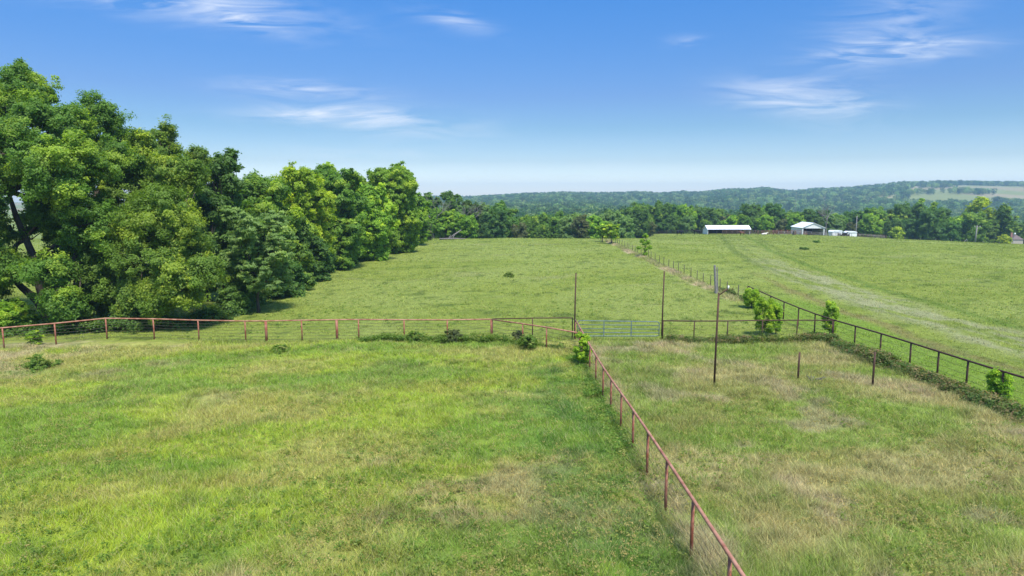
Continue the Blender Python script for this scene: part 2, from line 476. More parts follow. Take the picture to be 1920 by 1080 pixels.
LF = {
    'mid': leaf_mat('leaf_mid', (.036, .076, .015), (.062, .125, .020), (.19, .26, .030), rnd=.15),
    'bright': leaf_mat('leaf_bright', (.048, .105, .013), (.090, .170, .020), (.25, .32, .032), rnd=.12),
    'yellow': leaf_mat('leaf_yellow', (.070, .120, .012), (.130, .190, .020), (.31, .35, .035), rnd=.1),
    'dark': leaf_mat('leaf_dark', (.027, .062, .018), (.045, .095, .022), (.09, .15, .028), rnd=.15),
    'pale': leaf_mat('leaf_pale', (.048, .095, .034), (.085, .145, .052), (.14, .21, .065), rnd=.1),
    'sap': leaf_mat('leaf_sapling', (.050, .112, .011), (.105, .180, .016), (.22, .29, .026), rnd=.1),
    'bramble': leaf_mat('leaf_bramble', (.022, .046, .012), (.050, .082, .020), (.125, .088, .062), rnd=.05),
    'far': leaf_mat('leaf_far', (.019, .050, .020), (.038, .082, .030), (.08, .125, .045), rnd=.35),
    'farpale': leaf_mat('leaf_far_pale', (.060, .108, .045), (.092, .145, .062), (.12, .17, .075), rnd=.3),
    'fardark': leaf_mat('leaf_far_dark', (.014, .036, .018), (.026, .058, .026), (.05, .085, .035), rnd=.3),
    'weed': leaf_mat('leaf_weed', (.036, .074, .014), (.070, .118, .022), (.15, .15, .055), rnd=.1),
    'dryweed': leaf_mat('leaf_dry_weed', (.09, .09, .035), (.14, .13, .055), (.18, .16, .075), rnd=.1),
    'olive': leaf_mat('leaf_olive', (.036, .052, .024), (.060, .078, .034), (.085, .085, .042), rnd=.15),
}

# ------------------------------------------------------------------ ground sheet


def axis(lo, hi, s0, k, c=0.0):
    pos = [c]
    while pos[-1] < hi: pos.append(pos[-1] + max(s0, k * abs(pos[-1] - c)))
    neg = [c]
    while neg[-1] > lo: neg.append(neg[-1] - max(s0, k * abs(neg[-1] - c)))
    return np.array(neg[::-1] + pos[1:])


ys = [-400, -200, -100, -50, -25, -10, 0, 4]
while ys[-1] < 4600: ys.append(ys[-1] + max(.4, .012 * ys[-1]))
ys = np.array(ys); xs = axis(-4200, 4200, .45, .014)
GX, GY = np.meshgrid(xs, ys); GZ = terrain(GX, GY) + mound(GX, GY)
nx, ny = len(xs), len(ys)
idx = np.arange(nx * ny).reshape(ny, nx)
F = np.stack([idx[:-1, :-1], idx[:-1, 1:], idx[1:, 1:], idx[1:, :-1]], -1).reshape(-1, 4)
ground = link('ground', np_mesh('ground', np.stack([GX, GY, GZ], -1).reshape(-1, 3), F, [('col', 'POINT', gcol(GX, GY))], True), GROUND)
tag(ground, kind='structure')

# ------------------------------------------------------------------ grass


def grass(name, label, n, y0, y1, xf, wfun, hfun, seed, power=1.0, side=None, lean=.5, tanp=.0, dark=1.0, xc=0., pad=3.):
    rng = np.random.default_rng(seed)
    # density falls as y**-power per square metre
    u = rng.random(n)
    e = 2 - power if xf > 0 else 1 - power
    y = (y0 ** e + u * (y1 ** e - y0 ** e)) ** (1 / e) if abs(e) > 1e-6 else y0 * (y1 / y0) ** u
    x = xc + (rng.random(n) * 2 - 1) * (xf * y + pad)
    if side is not None:
        k = side(x, y); x, y = x[k], y[k]
    n = len(x)
    tuft = fbm(x, y, 1.3, 5, 2)
    keep = rng.random(n) < sstep(.1, .55, tuft) * .7 + .3
    x, y = x[keep], y[keep]; n = len(x); tuft = tuft[keep]
    z = terrain(x, y) + mound(x, y)
    w = wfun(y) * rng.uniform(.6, 1.4, n)
    h = hfun(x, y) * rng.uniform(.45, 1.35, n) * (.45 + 1.1 * tuft)
    ang = rng.random(n) * 6.283
    la = rng.random(n) * 6.283; la = np.where(rng.random(n) < .2, 6.283 * fbm(x, y, .5, 71, 2) + rng.normal(0, .7, n), la)
    lm = h * lean * rng.uniform(.1, 1.7, n)
    bx, by = np.cos(ang) * w / 2, np.sin(ang) * w / 2
    P = np.empty((n, 3, 3), np.float32)
    P[:, 0] = np.stack([x - bx, y - by, z - .02], 1); P[:, 1] = np.stack([x + bx, y + by, z - .02], 1)
    P[:, 2] = np.stack([x + np.cos(la) * lm, y + np.sin(la) * lm, z + h * .8], 1)
    c = gcol(x + rng.normal(0, .12, n), y + rng.normal(0, .12, n)) * 1.5 * dark
    sp_ = fbm(x, y, 3.2, 202, 2)
    c = c * (rng.uniform(.55, 1.45, n) * (.62 + .76 * sp_))[:, None]
    c[:, 0] *= rng.uniform(.85, 1.18, n)
    t = (rng.random(n) < tanp * (.3 + 1.4 * sp_))
    c[t] = c[t] * .35 + np.array([.40, .34, .19]) * .85
    me = np_mesh(name, P.reshape(-1, 3), np.arange(3 * n).reshape(-1, 3), [('col', 'FACE', c)])
    return tag(link(name, me, BLADE), label, 'grass', kind='stuff')


def h_pen(x, y):
    return np.where(x < 4.4, .12 + .17 * fbm(x, y, .3, 3, 3), .15 + .21 * fbm(x, y, .3, 4, 3)) * np.where(np.abs(x - 3.6) < 1.6, 1.1, 1)


grass('tall_grass', 'rough tall grass with tan seed heads filling the fenced pens', 1500000, 8, 46.5, .88, lambda y: .006 + .00048 * y, h_pen, 11, 1.0,
      side=lambda x, y: (x < 21.8) & ~((x < -22) & (y > 44)), lean=.8, tanp=.16)
grass('pasture_grass', 'short grazed green pasture grass beyond the pipe fences', 800000, 20, 240, .84, lambda y: .009 + .00052 * y, lambda x, y: .07 + .07 * fbm(x, y, .2, 8, 2) + .0003 * y, 12, 1.75,
      side=lambda x, y: ((y > 46.3) | (x > 22.2)), lean=.9, tanp=.06)
grass('fence_line_grass', 'uncut pale grass growing along the foot of the wire fence', 16000, 64, 158, 0, lambda y: .02 + .0005 * y, lambda x, y: .35 + 0 * x, 13, 0.2, lean=.7, tanp=.6, xc=21.5, pad=.7)

# ------------------------------------------------------------------ trees


def leaves(centres, cs, per, size, rng, outward, tip=.25, flat=.6, aspect=.5, droop=0.0):
    """leaf quads gathered round clump centres -> verts, faces, colour"""
    n = len(centres) * per
    ci = np.repeat(np.arange(len(centres)), per)
    cs = np.broadcast_to(np.asarray(cs), (len(centres),))
    g = rng.normal(0, 1, (n, 3)); g /= (np.linalg.norm(g, axis=1, keepdims=True) + 1e-6); g *= (rng.random(n) ** .5 * np.where(rng.random(n) < .12, 1.55, 1.0))[:, None]
    p = centres[ci] + g * cs[ci][:, None] * np.array([1, 1, flat])
    nrm = outward[ci] * .8 + g * .4 + rng.normal(0, .62, (n, 3)) + np.array([0, 0, .5])
    nrm /= np.linalg.norm(nrm, axis=1, keepdims=True) + 1e-6
    a = np.cross(nrm, rng.normal(0, 1, (n, 3))); a /= np.linalg.norm(a, axis=1, keepdims=True) + 1e-6
    a[:, 2] -= droop; a /= np.linalg.norm(a, axis=1, keepdims=True) + 1e-6
    b = np.cross(nrm, a); b /= np.linalg.norm(b, axis=1, keepdims=True) + 1e-6
    s = size * rng.uniform(.6, 1.3, n)[:, None]
    Q = np.empty((n, 4, 3), np.float32)
    Q[:, 0] = p - a * s * .5; Q[:, 1] = p + b * s * .5 * aspect - a * s * .06; Q[:, 2] = p + a * s * .5; Q[:, 3] = p - b * s * .5 * aspect - a * s * .06
    ct = rng.random(len(centres)); tone = np.clip(ct[ci] * .6 + rng.random(n) * .55 - .08, 0, 1)
    ctip = (rng.random(len(centres)) < tip) * rng.uniform(.35, 1, len(centres))
    tp = np.clip(ctip[ci] * (.25 + .75 * np.clip(g[:, 2] * .8 + .5, 0, 1)) * rng.uniform(.4, 1.1, n), 0, 1)
    return Q.reshape(-1, 3), np.arange(4 * n).reshape(-1, 4), np.stack([tone, tp, tp * 0], 1)


def lobes_env(rng, h, r, hb, nl, top=.75, squash=1.0, lr=(.34, .52)):
    """lobes (centre, radius) filling an egg shaped envelope"""
    out = []
    for i in range(nl):
        f = (i + .5) / nl
        zc = hb + (h - hb) * (.12 + .80 * f)
        q = (zc - hb) / (h - hb)
        env = r * max(.25, math.sin(math.pi * min(1, .16 + q * top)) ** .7)
        rr = r * rng.uniform(*lr) * (1.05 - .4 * q)
        ang = i * 2.399 + rng.uniform(-.5, .5); rad = max(0, env - rr) * rng.uniform(.6, 1.0)
        out.append((np.array([math.cos(ang) * rad, math.sin(ang) * rad, min(zc, h - rr * .8)]), rr))
    return out


def crown_mesh(rng, lobes, per, size, cs, density, tip=.25, flat=.6, droop=0., aspect=.5, zmin=.1, inner=.60, sub=15, cs_fine=.5):
    """each big lobe carries smaller sprays; leaves gather in clumps on the sprays"""
    cc, oo, ss, tt = [], [], [], []
    sq = np.array([1, 1, .85])
    for c, rr in lobes:
        parts = [(c, rr * .82, 1.25, 0.)]
        for k in range(sub):
            d = rng.normal(0, 1, 3); d[2] += .25; d /= np.linalg.norm(d)
            parts.append((c + d * rr * rng.uniform(.62, 1.0) * sq, rr * rng.uniform(.2, .38) * (1.25 if sub < 6 else 1), 1.9, float(rng.random() < tip) * rng.uniform(.2, .75)))
        for pc, pr, dn, tp in parts:
            n = max(3, int(density * dn * 12.57 * pr * pr * (.62 if dn > 1 else 1)))
            d = rng.normal(0, 1, (n, 3)); d[:, 2] += .2; d /= np.linalg.norm(d, axis=1, keepdims=True)
            push = np.where(rng.random(n) < .3, rng.random(n) ** 1.5 * rr * .34, 0)
            p = pc + d * (pr * (1.06 - .5 * rng.random(n) ** 1.5) + push)[:, None] * sq
            q_ = p * (5.5 / max(rr, 1.)) * .35
            p = p + np.stack([np.sin(q_[:, 1] * 2.1 + q_[:, 2] * 1.3), np.sin(q_[:, 0] * 1.9 + q_[:, 2] * 2.3 + 1), np.sin(q_[:, 0] * 2.4 + q_[:, 1] * 1.7 + 2)], 1) * rr * .13
            keep = p[:, 2] > zmin
            for c2, r2 in lobes:
                if c2 is c: continue
                keep &= np.linalg.norm((p - c2) / sq, axis=1) > r2 * inner
            keep &= (np.linalg.norm((p - c) / sq, axis=1) > rr * .5)
            o = d * .6 + (p - c) / rr * .6
            cc.append(p[keep]); oo.append(o[keep]); ss.append(cs * cs_fine * rng.uniform(.6, 1.35, keep.sum())); tt.append(np.full(keep.sum(), tp) * (.55 + .45 * np.clip(d[keep][:, 2] + .4, 0, 1)))
    cc = np.concatenate(cc); oo = np.concatenate(oo); ss = np.concatenate(ss); tt = np.concatenate(tt)
    v, f, c = leaves(cc, ss, per, size, rng, oo, 0, flat, aspect, droop)
    tl_ = np.repeat(tt, per) * rng.uniform(.35, 1.15, len(f)); c[:, 1] = np.clip(tl_, 0, 1)
    return cc, (v, f, c)


def limb_pts(a, b, rng, bend=.12, n=5):
    a = Vector(a); b = Vector(b); L_ = (b - a).length; pts = []
    off = Vector((rng.uniform(-1, 1), rng.uniform(-1, 1), rng.uniform(-.2, .6))) * L_ * bend
    for i in range(n + 1):
        f = i / n; p = a.lerp(b, f) + off * math.sin(f * math.pi) + Vector((rng.uniform(-1, 1), rng.uniform(-1, 1), 0)) * L_ * .015
        pts.append(p)
    return pts


def trunk_mb(rng, lobes, h, tr, fork=.3, lean=(0, 0), stems=None, twigs=True, clumps=None):
    mb = MB()
    top = Vector((lean[0], lean[1], h * fork))
    if stems:
        for st, rad in stems: mb.tube(st, rad, 9)
        heads = [Vector(st[-1]) for st, _ in stems]
    else:
        pts = limb_pts((0, 0, -.4), top, rng, .05, 4)
        mb.tube(pts, [tr * (1.35 - .45 * i / 4) if i else tr * 1.7 for i in range(5)], 10)
        heads = [top]
    for c, rr in lobes:
        c = Vector(c); hd = min(heads, key=lambda q: (q - c).length)
        lead = limb_pts(hd - Vector((0, 0, .1)), c, rng, .1, 5); r0 = min(tr * .6, .05 + .035 * (c - hd).length + rr * .02)
        mb.tube(lead, [r0 * (1 - .7 * i / 5) for i in range(6)], 6, False)
        if twigs:
            for k in range(5):
                e = c + Vector((rng.uniform(-1, 1), rng.uniform(-1, 1), rng.uniform(-.5, 1))).normalized() * rr * .9
                mb.tube(limb_pts(lead[rng.integers(2, 5)], e, rng, .1, 3), [r0 * .35, r0 * .25, r0 * .16, .012], 4, False)
    return mb


def tree(name, label, cat, x, y, h, r, hb, kind='mid', seed=0, nl=12, density=1.5, per=60, size=.26, cs=.75, tr=.25, tip=.25,
         lobes=None, rz=0, group=None, top=.75, stems=None, flat=.6, droop=0., aspect=.5, fork=.28, lr=(.34, .52), bark=None, zoff=-.05):
    rng = np.random.default_rng(seed)
    root = empty(name, (x, y, tz(x, y) + zoff), rz); tag(root, label, cat, group)
    lb = lobes or lobes_env(rng, h, r, hb, nl, top, lr=lr)
    cc, (v, f, c) = crown_mesh(rng, lb, per, size, cs, density, tip, flat, droop, aspect)
    link('crown', np_mesh('crown', v, f, [('col', 'FACE', c)]), LF[kind], root)
    trunk_mb(rng, lb, h, tr, fork, stems=stems).done('trunk', bark or BARK, root, True)
    return root


def dup(root, x, y, s, rz, label=None, group=None, sz=None):
    c = root.copy(); COL.objects.link(c)
    c.location = (x, y, tz(x, y) - .1); c.rotation_euler = (0, 0, rz); c.scale = (s, s, sz or s)
    for k in ('label', 'group'):
        pass
    if label: c['label'] = label
    if group: c['group'] = group
    for ch in root.children:
        d = ch.copy(); COL.objects.link(d); d.parent = c
    return c


def LB(px, py, t, rpx, x0, y0, dy=0.):
    """a lobe seen at this pixel at depth t, relative to tree base"""
    z = zat(py, t); x = (px - 960) / 1280 * t; y = t * ray(960, py)[1] + dy
    return (np.array([x - x0, y - y0, z - tz(x0, y0)]), rpx * t / 1280 * .88)


# the big pecan-like tree at the left, forked leaning trunk
bx, by = at(96, 54); by = 53
big_lobes = [LB(*a) for a in [
    (30, 190, 55, 72, bx, by), (-70, 230, 54, 90, bx, by), (110, 245, 54, 75, bx, by, -1), (165, 235, 56, 62, bx, by, 2), (20, 300, 52, 85, bx, by, -2), (150, 330, 52, 80, bx, by, -2), (-100, 360, 52, 95, bx, by),
    (40, 500, 53, 42, bx, by, -2), (70, 345, 57, 60, bx, by, 3), (25, 420, 57, 50, bx, by, 4), (110, 440, 57, 48, bx, by, 4), (95, 300, 56, 55, bx, by, 2), (-30, 520, 52, 50, bx, by, -1), (125, 505, 52, 48, bx, by, -2), (150, 560, 51, 38, bx, by, -2), (70, 400, 53, 62, bx, by, 3), (-30, 430, 52, 66, bx, by, -1), (190, 420, 52, 66, bx, by, -1), (-110, 500, 52, 80, bx, by), (45, 165, 57, 45, bx, by), (90, 470, 55, 40, bx, by, 4), (200, 300, 55, 60, bx, by, 1)]]
st1 = [Vector(p) for p in [(0, 0, -.3), (-.15, 0, .7), (-.9, .1, 1.9), (-2.0, .1, 2.9), (-3.2, 0, 4.4)]]
st2 = [Vector(p) for p in [(.1, 0, -.3), (-.1, 0, 1.2), (-.7, .2, 3.4), (-1.1, .3, 5.6), (-2.0, .2, 8.4), (-2.3, 0, 10.5)]]
st3 = [Vector(p) for p in [(.5, .5, -.3), (1.5, .7, 2.0), (2.6, .6, 4.8), (3.2, .2, 8.0)]]
tree('broadleaf_tree', 'huge broadleaf tree with forked leaning trunk, leftmost behind the red fence', 'tree', bx, by, 20, 9, 3, 'mid', 1, lobes=big_lobes, density=2.3, per=100, size=.21, cs=.9, tr=.42, tip=.42,
     stems=[(st1, [.45, .38, .32, .25, .18]), (st2, [.45, .40, .34, .27, .2, .12]), (st3, [.3, .26, .2, .12])], flat=.75)
# second big one, crown right down to the grass
bx, by = at(300, 57)
lob2 = [LB(*a) for a in [
    (295, 272, 57, 46, bx, by), (255, 300, 58, 52, bx, by, 1), (335, 335, 56, 56, bx, by, -1), (240, 370, 56, 62, bx, by), (320, 400, 54, 68, bx, by, -2), (245, 450, 55, 68, bx, by, -1), (350, 440, 54, 52, bx, by, -1),
    (300, 490, 53, 66, bx, by, -2), (210, 520, 54, 52, bx, by, -1), (260, 550, 53, 50, bx, by, -1.5), (360, 530, 52, 50, bx, by, -1.5), (395, 505, 53, 42, bx, by, -1), (310, 565, 52, 36, bx, by, -1.5), (180, 565, 54, 36, bx, by, 0), (360, 290, 60, 20, bx, by, 1)]]
tree('broadleaf_tree', 'big bushy tree with branches down to the grass beside the huge leftmost tree', 'tree', bx, by, 17, 7, 1, 'mid', 2, lobes=lob2, density=2.5, per=100, size=.20, cs=.85, tr=.35, tip=.42, flat=.75)

# the row along the left edge of the pasture : px, depth, ytop, width px, kind, label
row = [
    (422, 68, 268, 100, 'dark', 14, 'tall dark tree with narrow top rising behind the pale feathery tree', .12),
    (388, 66, 330, 70, 'dark', 9, 'dark tree filling the gap right of the big bushy tree', .1),
    (505, 76, 318, 120, 'mid', 12, 'yellowish green tree behind the right side of the pale feathery tree', .5),
    (548, 80, 400, 80, 'dark', 8, 'low dark tree at the pasture edge under the bright yellow green tree', .1),
    (570, 86, 308, 130, 'yellow', 13, 'bright yellow green tree standing highest behind the pale feathery tree', .5),
    (632, 97, 308, 120, 'mid', 12, 'dark green tree with pointed top in the middle of the left tree row', .2),
    (690, 108, 338, 110, 'bright', 12, 'medium green rounded tree just left of the last large tree of the row', .35),
    (735, 124, 311, 128, 'bright', 14, 'large rounded light green tree at the far end of the left tree row', .3),
]
for i, (px, t, yt, wpx, kd, nl, lab, tip) in enumerate(row):
    x, y = at(px, t); h = (zat(yt, t) - tz(x, y)) * .965; r = wpx * t / 1280 / 2 * 1.08
    tree('broadleaf_tree', lab, 'tree', x, y, h, r, .3, kd, 20 + i, nl=nl + 3, density=1.5, per=70, size=.24 + .0012 * t, cs=.9, tr=.28, tip=tip, flat=.75, top=.62, lr=(.40, .60))
# the pale feathery tree in front
x, y = at(487, 59); h = zat(384, 59) - tz(x, y)
tree('feathery_tree', 'pale feathery tree with thin trunk standing in front of the left tree row', 'tree', x, y, h, 3.6, 1.6, 'pale', 41, nl=13, density=2.2, per=46, size=.34, cs=.55, tr=.11, tip=.3, top=.7, flat=.28, aspect=.3, droop=.25, lr=(.3, .45))
# trees standing behind the row and hiding the gaps
back = [(-60, 75, 330, 170, 'dark'), (330, 80, 330, 120, 'dark'), (440, 88, 350, 110, 'mid'), (600, 108, 330, 100, 'dark'), (660, 122, 326, 110, 'mid'), (778, 142, 362, 70, 'bright')]
labs = ['dark tree seen through the branches at the left edge of the picture', 'dark tree half hidden behind the big bushy tree', 'green tree half hidden behind the tall dark tree',
        'dark tree half hidden behind the bright yellow green tree', 'green tree half hidden behind the rounded medium green tree', 'low bright green tree ending the left tree row']
for i, (px, t, yt, wpx, kd) in enumerate(back):
    x, y = at(px, t); h = zat(yt, t) - tz(x, y)
    tree('broadleaf_tree', labs[i], 'tree', x, y, h, wpx * t / 1280 / 2 * 1.1, .3, kd, 60 + i, nl=11, density=1.0, per=48, size=.40, cs=.9, tr=.25, tip=.2, lr=(.4, .6))
# shrubs under the row
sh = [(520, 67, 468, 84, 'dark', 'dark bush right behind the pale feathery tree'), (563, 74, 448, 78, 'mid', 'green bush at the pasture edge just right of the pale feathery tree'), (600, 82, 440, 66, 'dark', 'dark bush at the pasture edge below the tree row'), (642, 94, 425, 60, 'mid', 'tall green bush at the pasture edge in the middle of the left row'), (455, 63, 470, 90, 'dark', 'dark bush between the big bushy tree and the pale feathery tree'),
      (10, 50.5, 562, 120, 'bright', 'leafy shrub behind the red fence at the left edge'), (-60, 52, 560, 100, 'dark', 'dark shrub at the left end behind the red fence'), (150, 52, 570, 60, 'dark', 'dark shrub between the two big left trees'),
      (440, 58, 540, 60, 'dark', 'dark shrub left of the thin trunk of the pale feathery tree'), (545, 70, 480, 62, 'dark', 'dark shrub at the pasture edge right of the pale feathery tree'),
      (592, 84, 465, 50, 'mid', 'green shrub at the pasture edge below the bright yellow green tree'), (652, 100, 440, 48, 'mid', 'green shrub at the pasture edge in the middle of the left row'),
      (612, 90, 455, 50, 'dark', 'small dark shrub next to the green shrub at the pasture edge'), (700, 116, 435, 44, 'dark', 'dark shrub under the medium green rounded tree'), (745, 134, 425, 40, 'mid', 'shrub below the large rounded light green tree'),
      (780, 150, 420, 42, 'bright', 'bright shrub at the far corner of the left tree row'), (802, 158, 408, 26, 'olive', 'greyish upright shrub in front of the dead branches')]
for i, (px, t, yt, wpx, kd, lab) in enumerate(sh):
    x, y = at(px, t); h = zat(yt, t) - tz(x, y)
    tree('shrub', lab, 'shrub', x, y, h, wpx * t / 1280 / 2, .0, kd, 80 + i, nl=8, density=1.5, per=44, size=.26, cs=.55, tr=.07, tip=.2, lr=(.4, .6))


def bare_tree(name, label, x, y, h, seed, spread=.55, lean=0):
    rng = np.random.default_rng(seed); root = empty(name, (x, y, tz(x, y) - .1)); tag(root, label, 'tree')
    mb = MB()

    def grow(p, d, l, r, k):
        q = p + d * l
        mid = p.lerp(q, .5) + Vector((rng.uniform(-1, 1), rng.uniform(-1, 1), 0)) * l * .08
        mb.tube([p, mid, q], [r, r * .8, r * .6], 6 if k > 2 else 4, False)
        if k == 0: return
        for j in range(3 if k > 2 else 2):
            e = (d + Vector((rng.uniform(-1, 1), rng.uniform(-1, 1), rng.uniform(-.1, .5))) * spread * 1.3).normalized()
            grow(q, e, l * rng.uniform(.6, .85), r * .58, k - 1)
    grow(Vector((0, 0, 0)), Vector((lean, 0, 1)).normalized(), h * .34, h * .022, 5)
    mb.done('branches', PALEBARK, root, True)
    return root


# far corner of the field: dark trees with dead limbs, fallen logs
for i, (px, t, yt, wpx, kd, lab) in enumerate([
    (812, 182, 362, 50, 'dark', 'dark tree with bare grey limbs at the far left corner of the pasture'),
    (848, 190, 357, 62, 'dark', 'tallest dark spreading tree beyond the fallen logs'), (838, 176, 392, 66, 'bright', 'green tree right behind the fallen logs'),
    (876, 172, 402, 44, 'bright', 'round light green tree at the field edge right of the fallen logs'), (884, 205, 372, 50, 'dark', 'dark tree behind the round light green tree'),
    (915, 215, 384, 60, 'pale', 'pale green tree right of the round light green tree')]):
    x, y = at(px, t); h = zat(yt, t) - tz(x, y)
    tree('broadleaf_tree', lab, 'tree', x, y, h, wpx * t / 1280 / 2 * 1.1, .3, kd, 110 + i, nl=10, density=.8, per=34, size=.5, cs=.95, tr=.3, tip=.25, lr=(.38, .55))
x, y = at(816, 174); bare_tree('dead_tree', 'bleached dead tree standing before the dark trees at the far corner', x, y, 10.5, 3, .6)
x, y = at(860, 180); bare_tree('dead_tree', 'leaning bare grey snag among the dark far corner trees', x, y, 10, 8, .6, .5)
x, y = at(1538, 262); bare_tree('dead_tree', 'bare grey tree standing right behind the open cream barn', x, y, 12.5, 5, .5)
for k, (px, ln, a, lab) in enumerate([(850, 6, .1, 'long pale fallen log lying at the far end of the pasture'), (842, 3, .9, 'short pale log slanting up beside the long fallen log')]):
    x, y = at(px, 160); y += k
    z = tz(x, y) + .25
    mb = MB(); mb.tube([(0, 0, 0), (ln * .5, .1, .15 + a), (ln, .2, .1 + a * 2.2)] if k else [(-ln / 2, 0, 0), (0, .1, .1), (ln / 2, .3, .05)], [.2, .17, .08], 8)
    mb.tube([(0, 0, .1), (.5, .4, .9)], [.09, .03], 6); mb.tube([(ln * .3, 0, .2), (ln * .3 + .4, -.4, .9)], [.07, .02], 6)
    tag(mb.done('fallen_log', PALEBARK, None, True, (x, y, z)), lab, 'log')

# small lone trees near the end of the T-post fence
x, y = at(1143, 146); h = zat(418, 146) - tz(x, y)
tree('young_tree', 'small spreading light green tree where the wire fence ends', 'tree', x, y, h, 2.3, 1.3, 'bright', 130, nl=7, density=2, per=30, size=.3, cs=.5, tr=.1, tip=.35, flat=.45)
x, y = at(1127, 152); h = zat(420, 152) - tz(x, y)
tree('young_tree', 'smaller pale tree just left of the spreading tree at the fence end', 'tree', x, y, h, 1.7, 1.0, 'bright', 131, nl=6, density=2, per=30, size=.3, cs=.45, tr=.09, tip=.5, flat=.45)
x, y = at(1204, 114); h = zat(436, 114) - tz(x, y)
tl = [(np.array([dx, dy, z]), r) for dx, dy, z, r in [(0, 0, h - .35, .38), (-.55, 0, h - 1.2, .32), (.5, .1, h - 1.4, .3), (-.1, 0, h - 1.7, .3), (.8, 0, h - 2.25, .3), (-.95, 0, h - 2.4, .28), (.1, 0, h - 2.6, .25), (0, 0, .5, .32)]]
tree('young_tree', 'spindly sapling with tiered yellow green tufts on the wire fence line', 'tree', 21.9, y, h, 1, 1, 'sap', 132, lobes=tl, density=3.5, per=26, size=.26, cs=.28, tr=.06, tip=.4, flat=.45, fork=.5)

# ------------------------------------------------------------------ the far woods
protos = []
PK = [('dark', 6.5, 12.5), ('mid', 6.2, 12), ('mid', 7.2, 12), ('mid', 5.6, 10.5), ('pale', 6.4, 11.5), ('olive', 5.0, 11), ('dark', 5.8, 13.0), ('bright', 6.2, 12)]
KW = {'dark': 'dark green', 'mid': 'green', 'bright': 'light green', 'pale': 'pale grey-green', 'olive': 'brownish olive'}
rng = np.random.default_rng(5)
spots = []
for rowi in range(6):
    a = -.10
    while a < .80:
        # woods edge depth by direction
        edge = np.interp(a, [-.1, .0, .1, .16, .22, .30, .55, .62, .69, .71, .8], [205, 205, 205, 215, 262, 272, 268, 262, 262, 292, 292])
        Y = edge + rowi * 11 + rng.uniform(-4, 4)
        x_ = a * Y; spots.append((x_, Y, rowi, a)); a += rng.uniform(6.2, 9.0) / Y * (1.0 + .12 * rowi)
order = sorted(range(len(spots)), key=lambda i: spots[i][1])


def zone(a, kd, rowi):
    w = KW[kd]
    d = 'front of the far wood' if rowi < 2 else 'inner rows of the far wood'
    if a < .16: return f'{w} tree in the {d}, beyond the pasture crest', f'{w} trees of the {d} beyond the pasture crest'
    if a < .27: return f'{w} tree in the {d}, behind the black cattle', f'{w} trees of the {d} behind the cattle'
    if a < .49: return f'{w} tree in the {d}, behind the barns', f'{w} trees of the {d} behind the barns'
    return f'{w} tree in the {d}, right of the white sheds', f'{w} trees of the {d} right of the sheds'


for i, (kd, r, h) in enumerate(PK):
    rg = np.random.default_rng(300 + i)
    protos.append(None)
for n_, i in enumerate(order):
    x, y, rowi, a = spots[i]
    if n_ > 285: break
    k = int(rng.integers(0, len(PK)))
    if a > .49 and rng.random() < .35: k = 0 if rng.random() < .5 else 1
    kd, r, h = PK[k]; lab, grp = zone(a, kd, rowi)
    s = rng.uniform(.68, 1.06) * (1.0 if rowi else .75)
    if a > .52: s *= 1.22
    if a < .16: s *= 1.02
    if protos[k] is None:
        protos[k] = tree('wood_tree', lab, 'tree', x, y, h, r, 0.3, kd, 300 + k, nl=12, density=.8, per=26, size=.6, cs=1.2, flat=.8, top=.68, tr=.22, tip=.25, group=grp, lr=(.36, .55), zoff=-.1)
        protos[k].scale = (s, s, s)
    else:
        dup(protos[k], x, y, s, rng.uniform(0, 6.28), lab, grp, s * rng.uniform(.9, 1.12))
# tall light green trees above the wood at the right
for (px, t, yt, w, kd, lab) in [(1708, 285, 366, 26, 'bright', 'narrow light green tree rising above the wood left of the broad light green crown'), (1732, 290, 372, 20, 'bright', 'thin light green tree top beside the narrow tall tree'),
                                (1815, 280, 368, 62, 'yellow', 'broad yellowish green tree standing above the wood at the power pole'), (1860, 275, 383, 56, 'mid', 'rounded tree right of the broad yellowish tree'), (1668, 266, 424, 28, 'yellow', 'small bright yellow green tree at the wood edge right of the sheds'),
                                (1362, 262, 403, 26, 'bright', 'bright green tree right behind the long white roofed shed'), (1085, 200, 401, 34, 'olive', 'dark reddish brown tinged tree at the pasture crest'),
                                (1868, 252, 440, 26, 'yellow', 'low yellow green bush beside the brick house')]:
    x, y = at(px, t); h = zat(yt, t) - tz(x, y)
    tree('broadleaf_tree', lab, 'tree', x, y, h, w * t / 1280 / 2 * 1.1, h * .1, kd, int(px), nl=9, density=.9, per=28, size=.55, cs=.85, tr=.25, tip=.3, lr=(.36, .55))

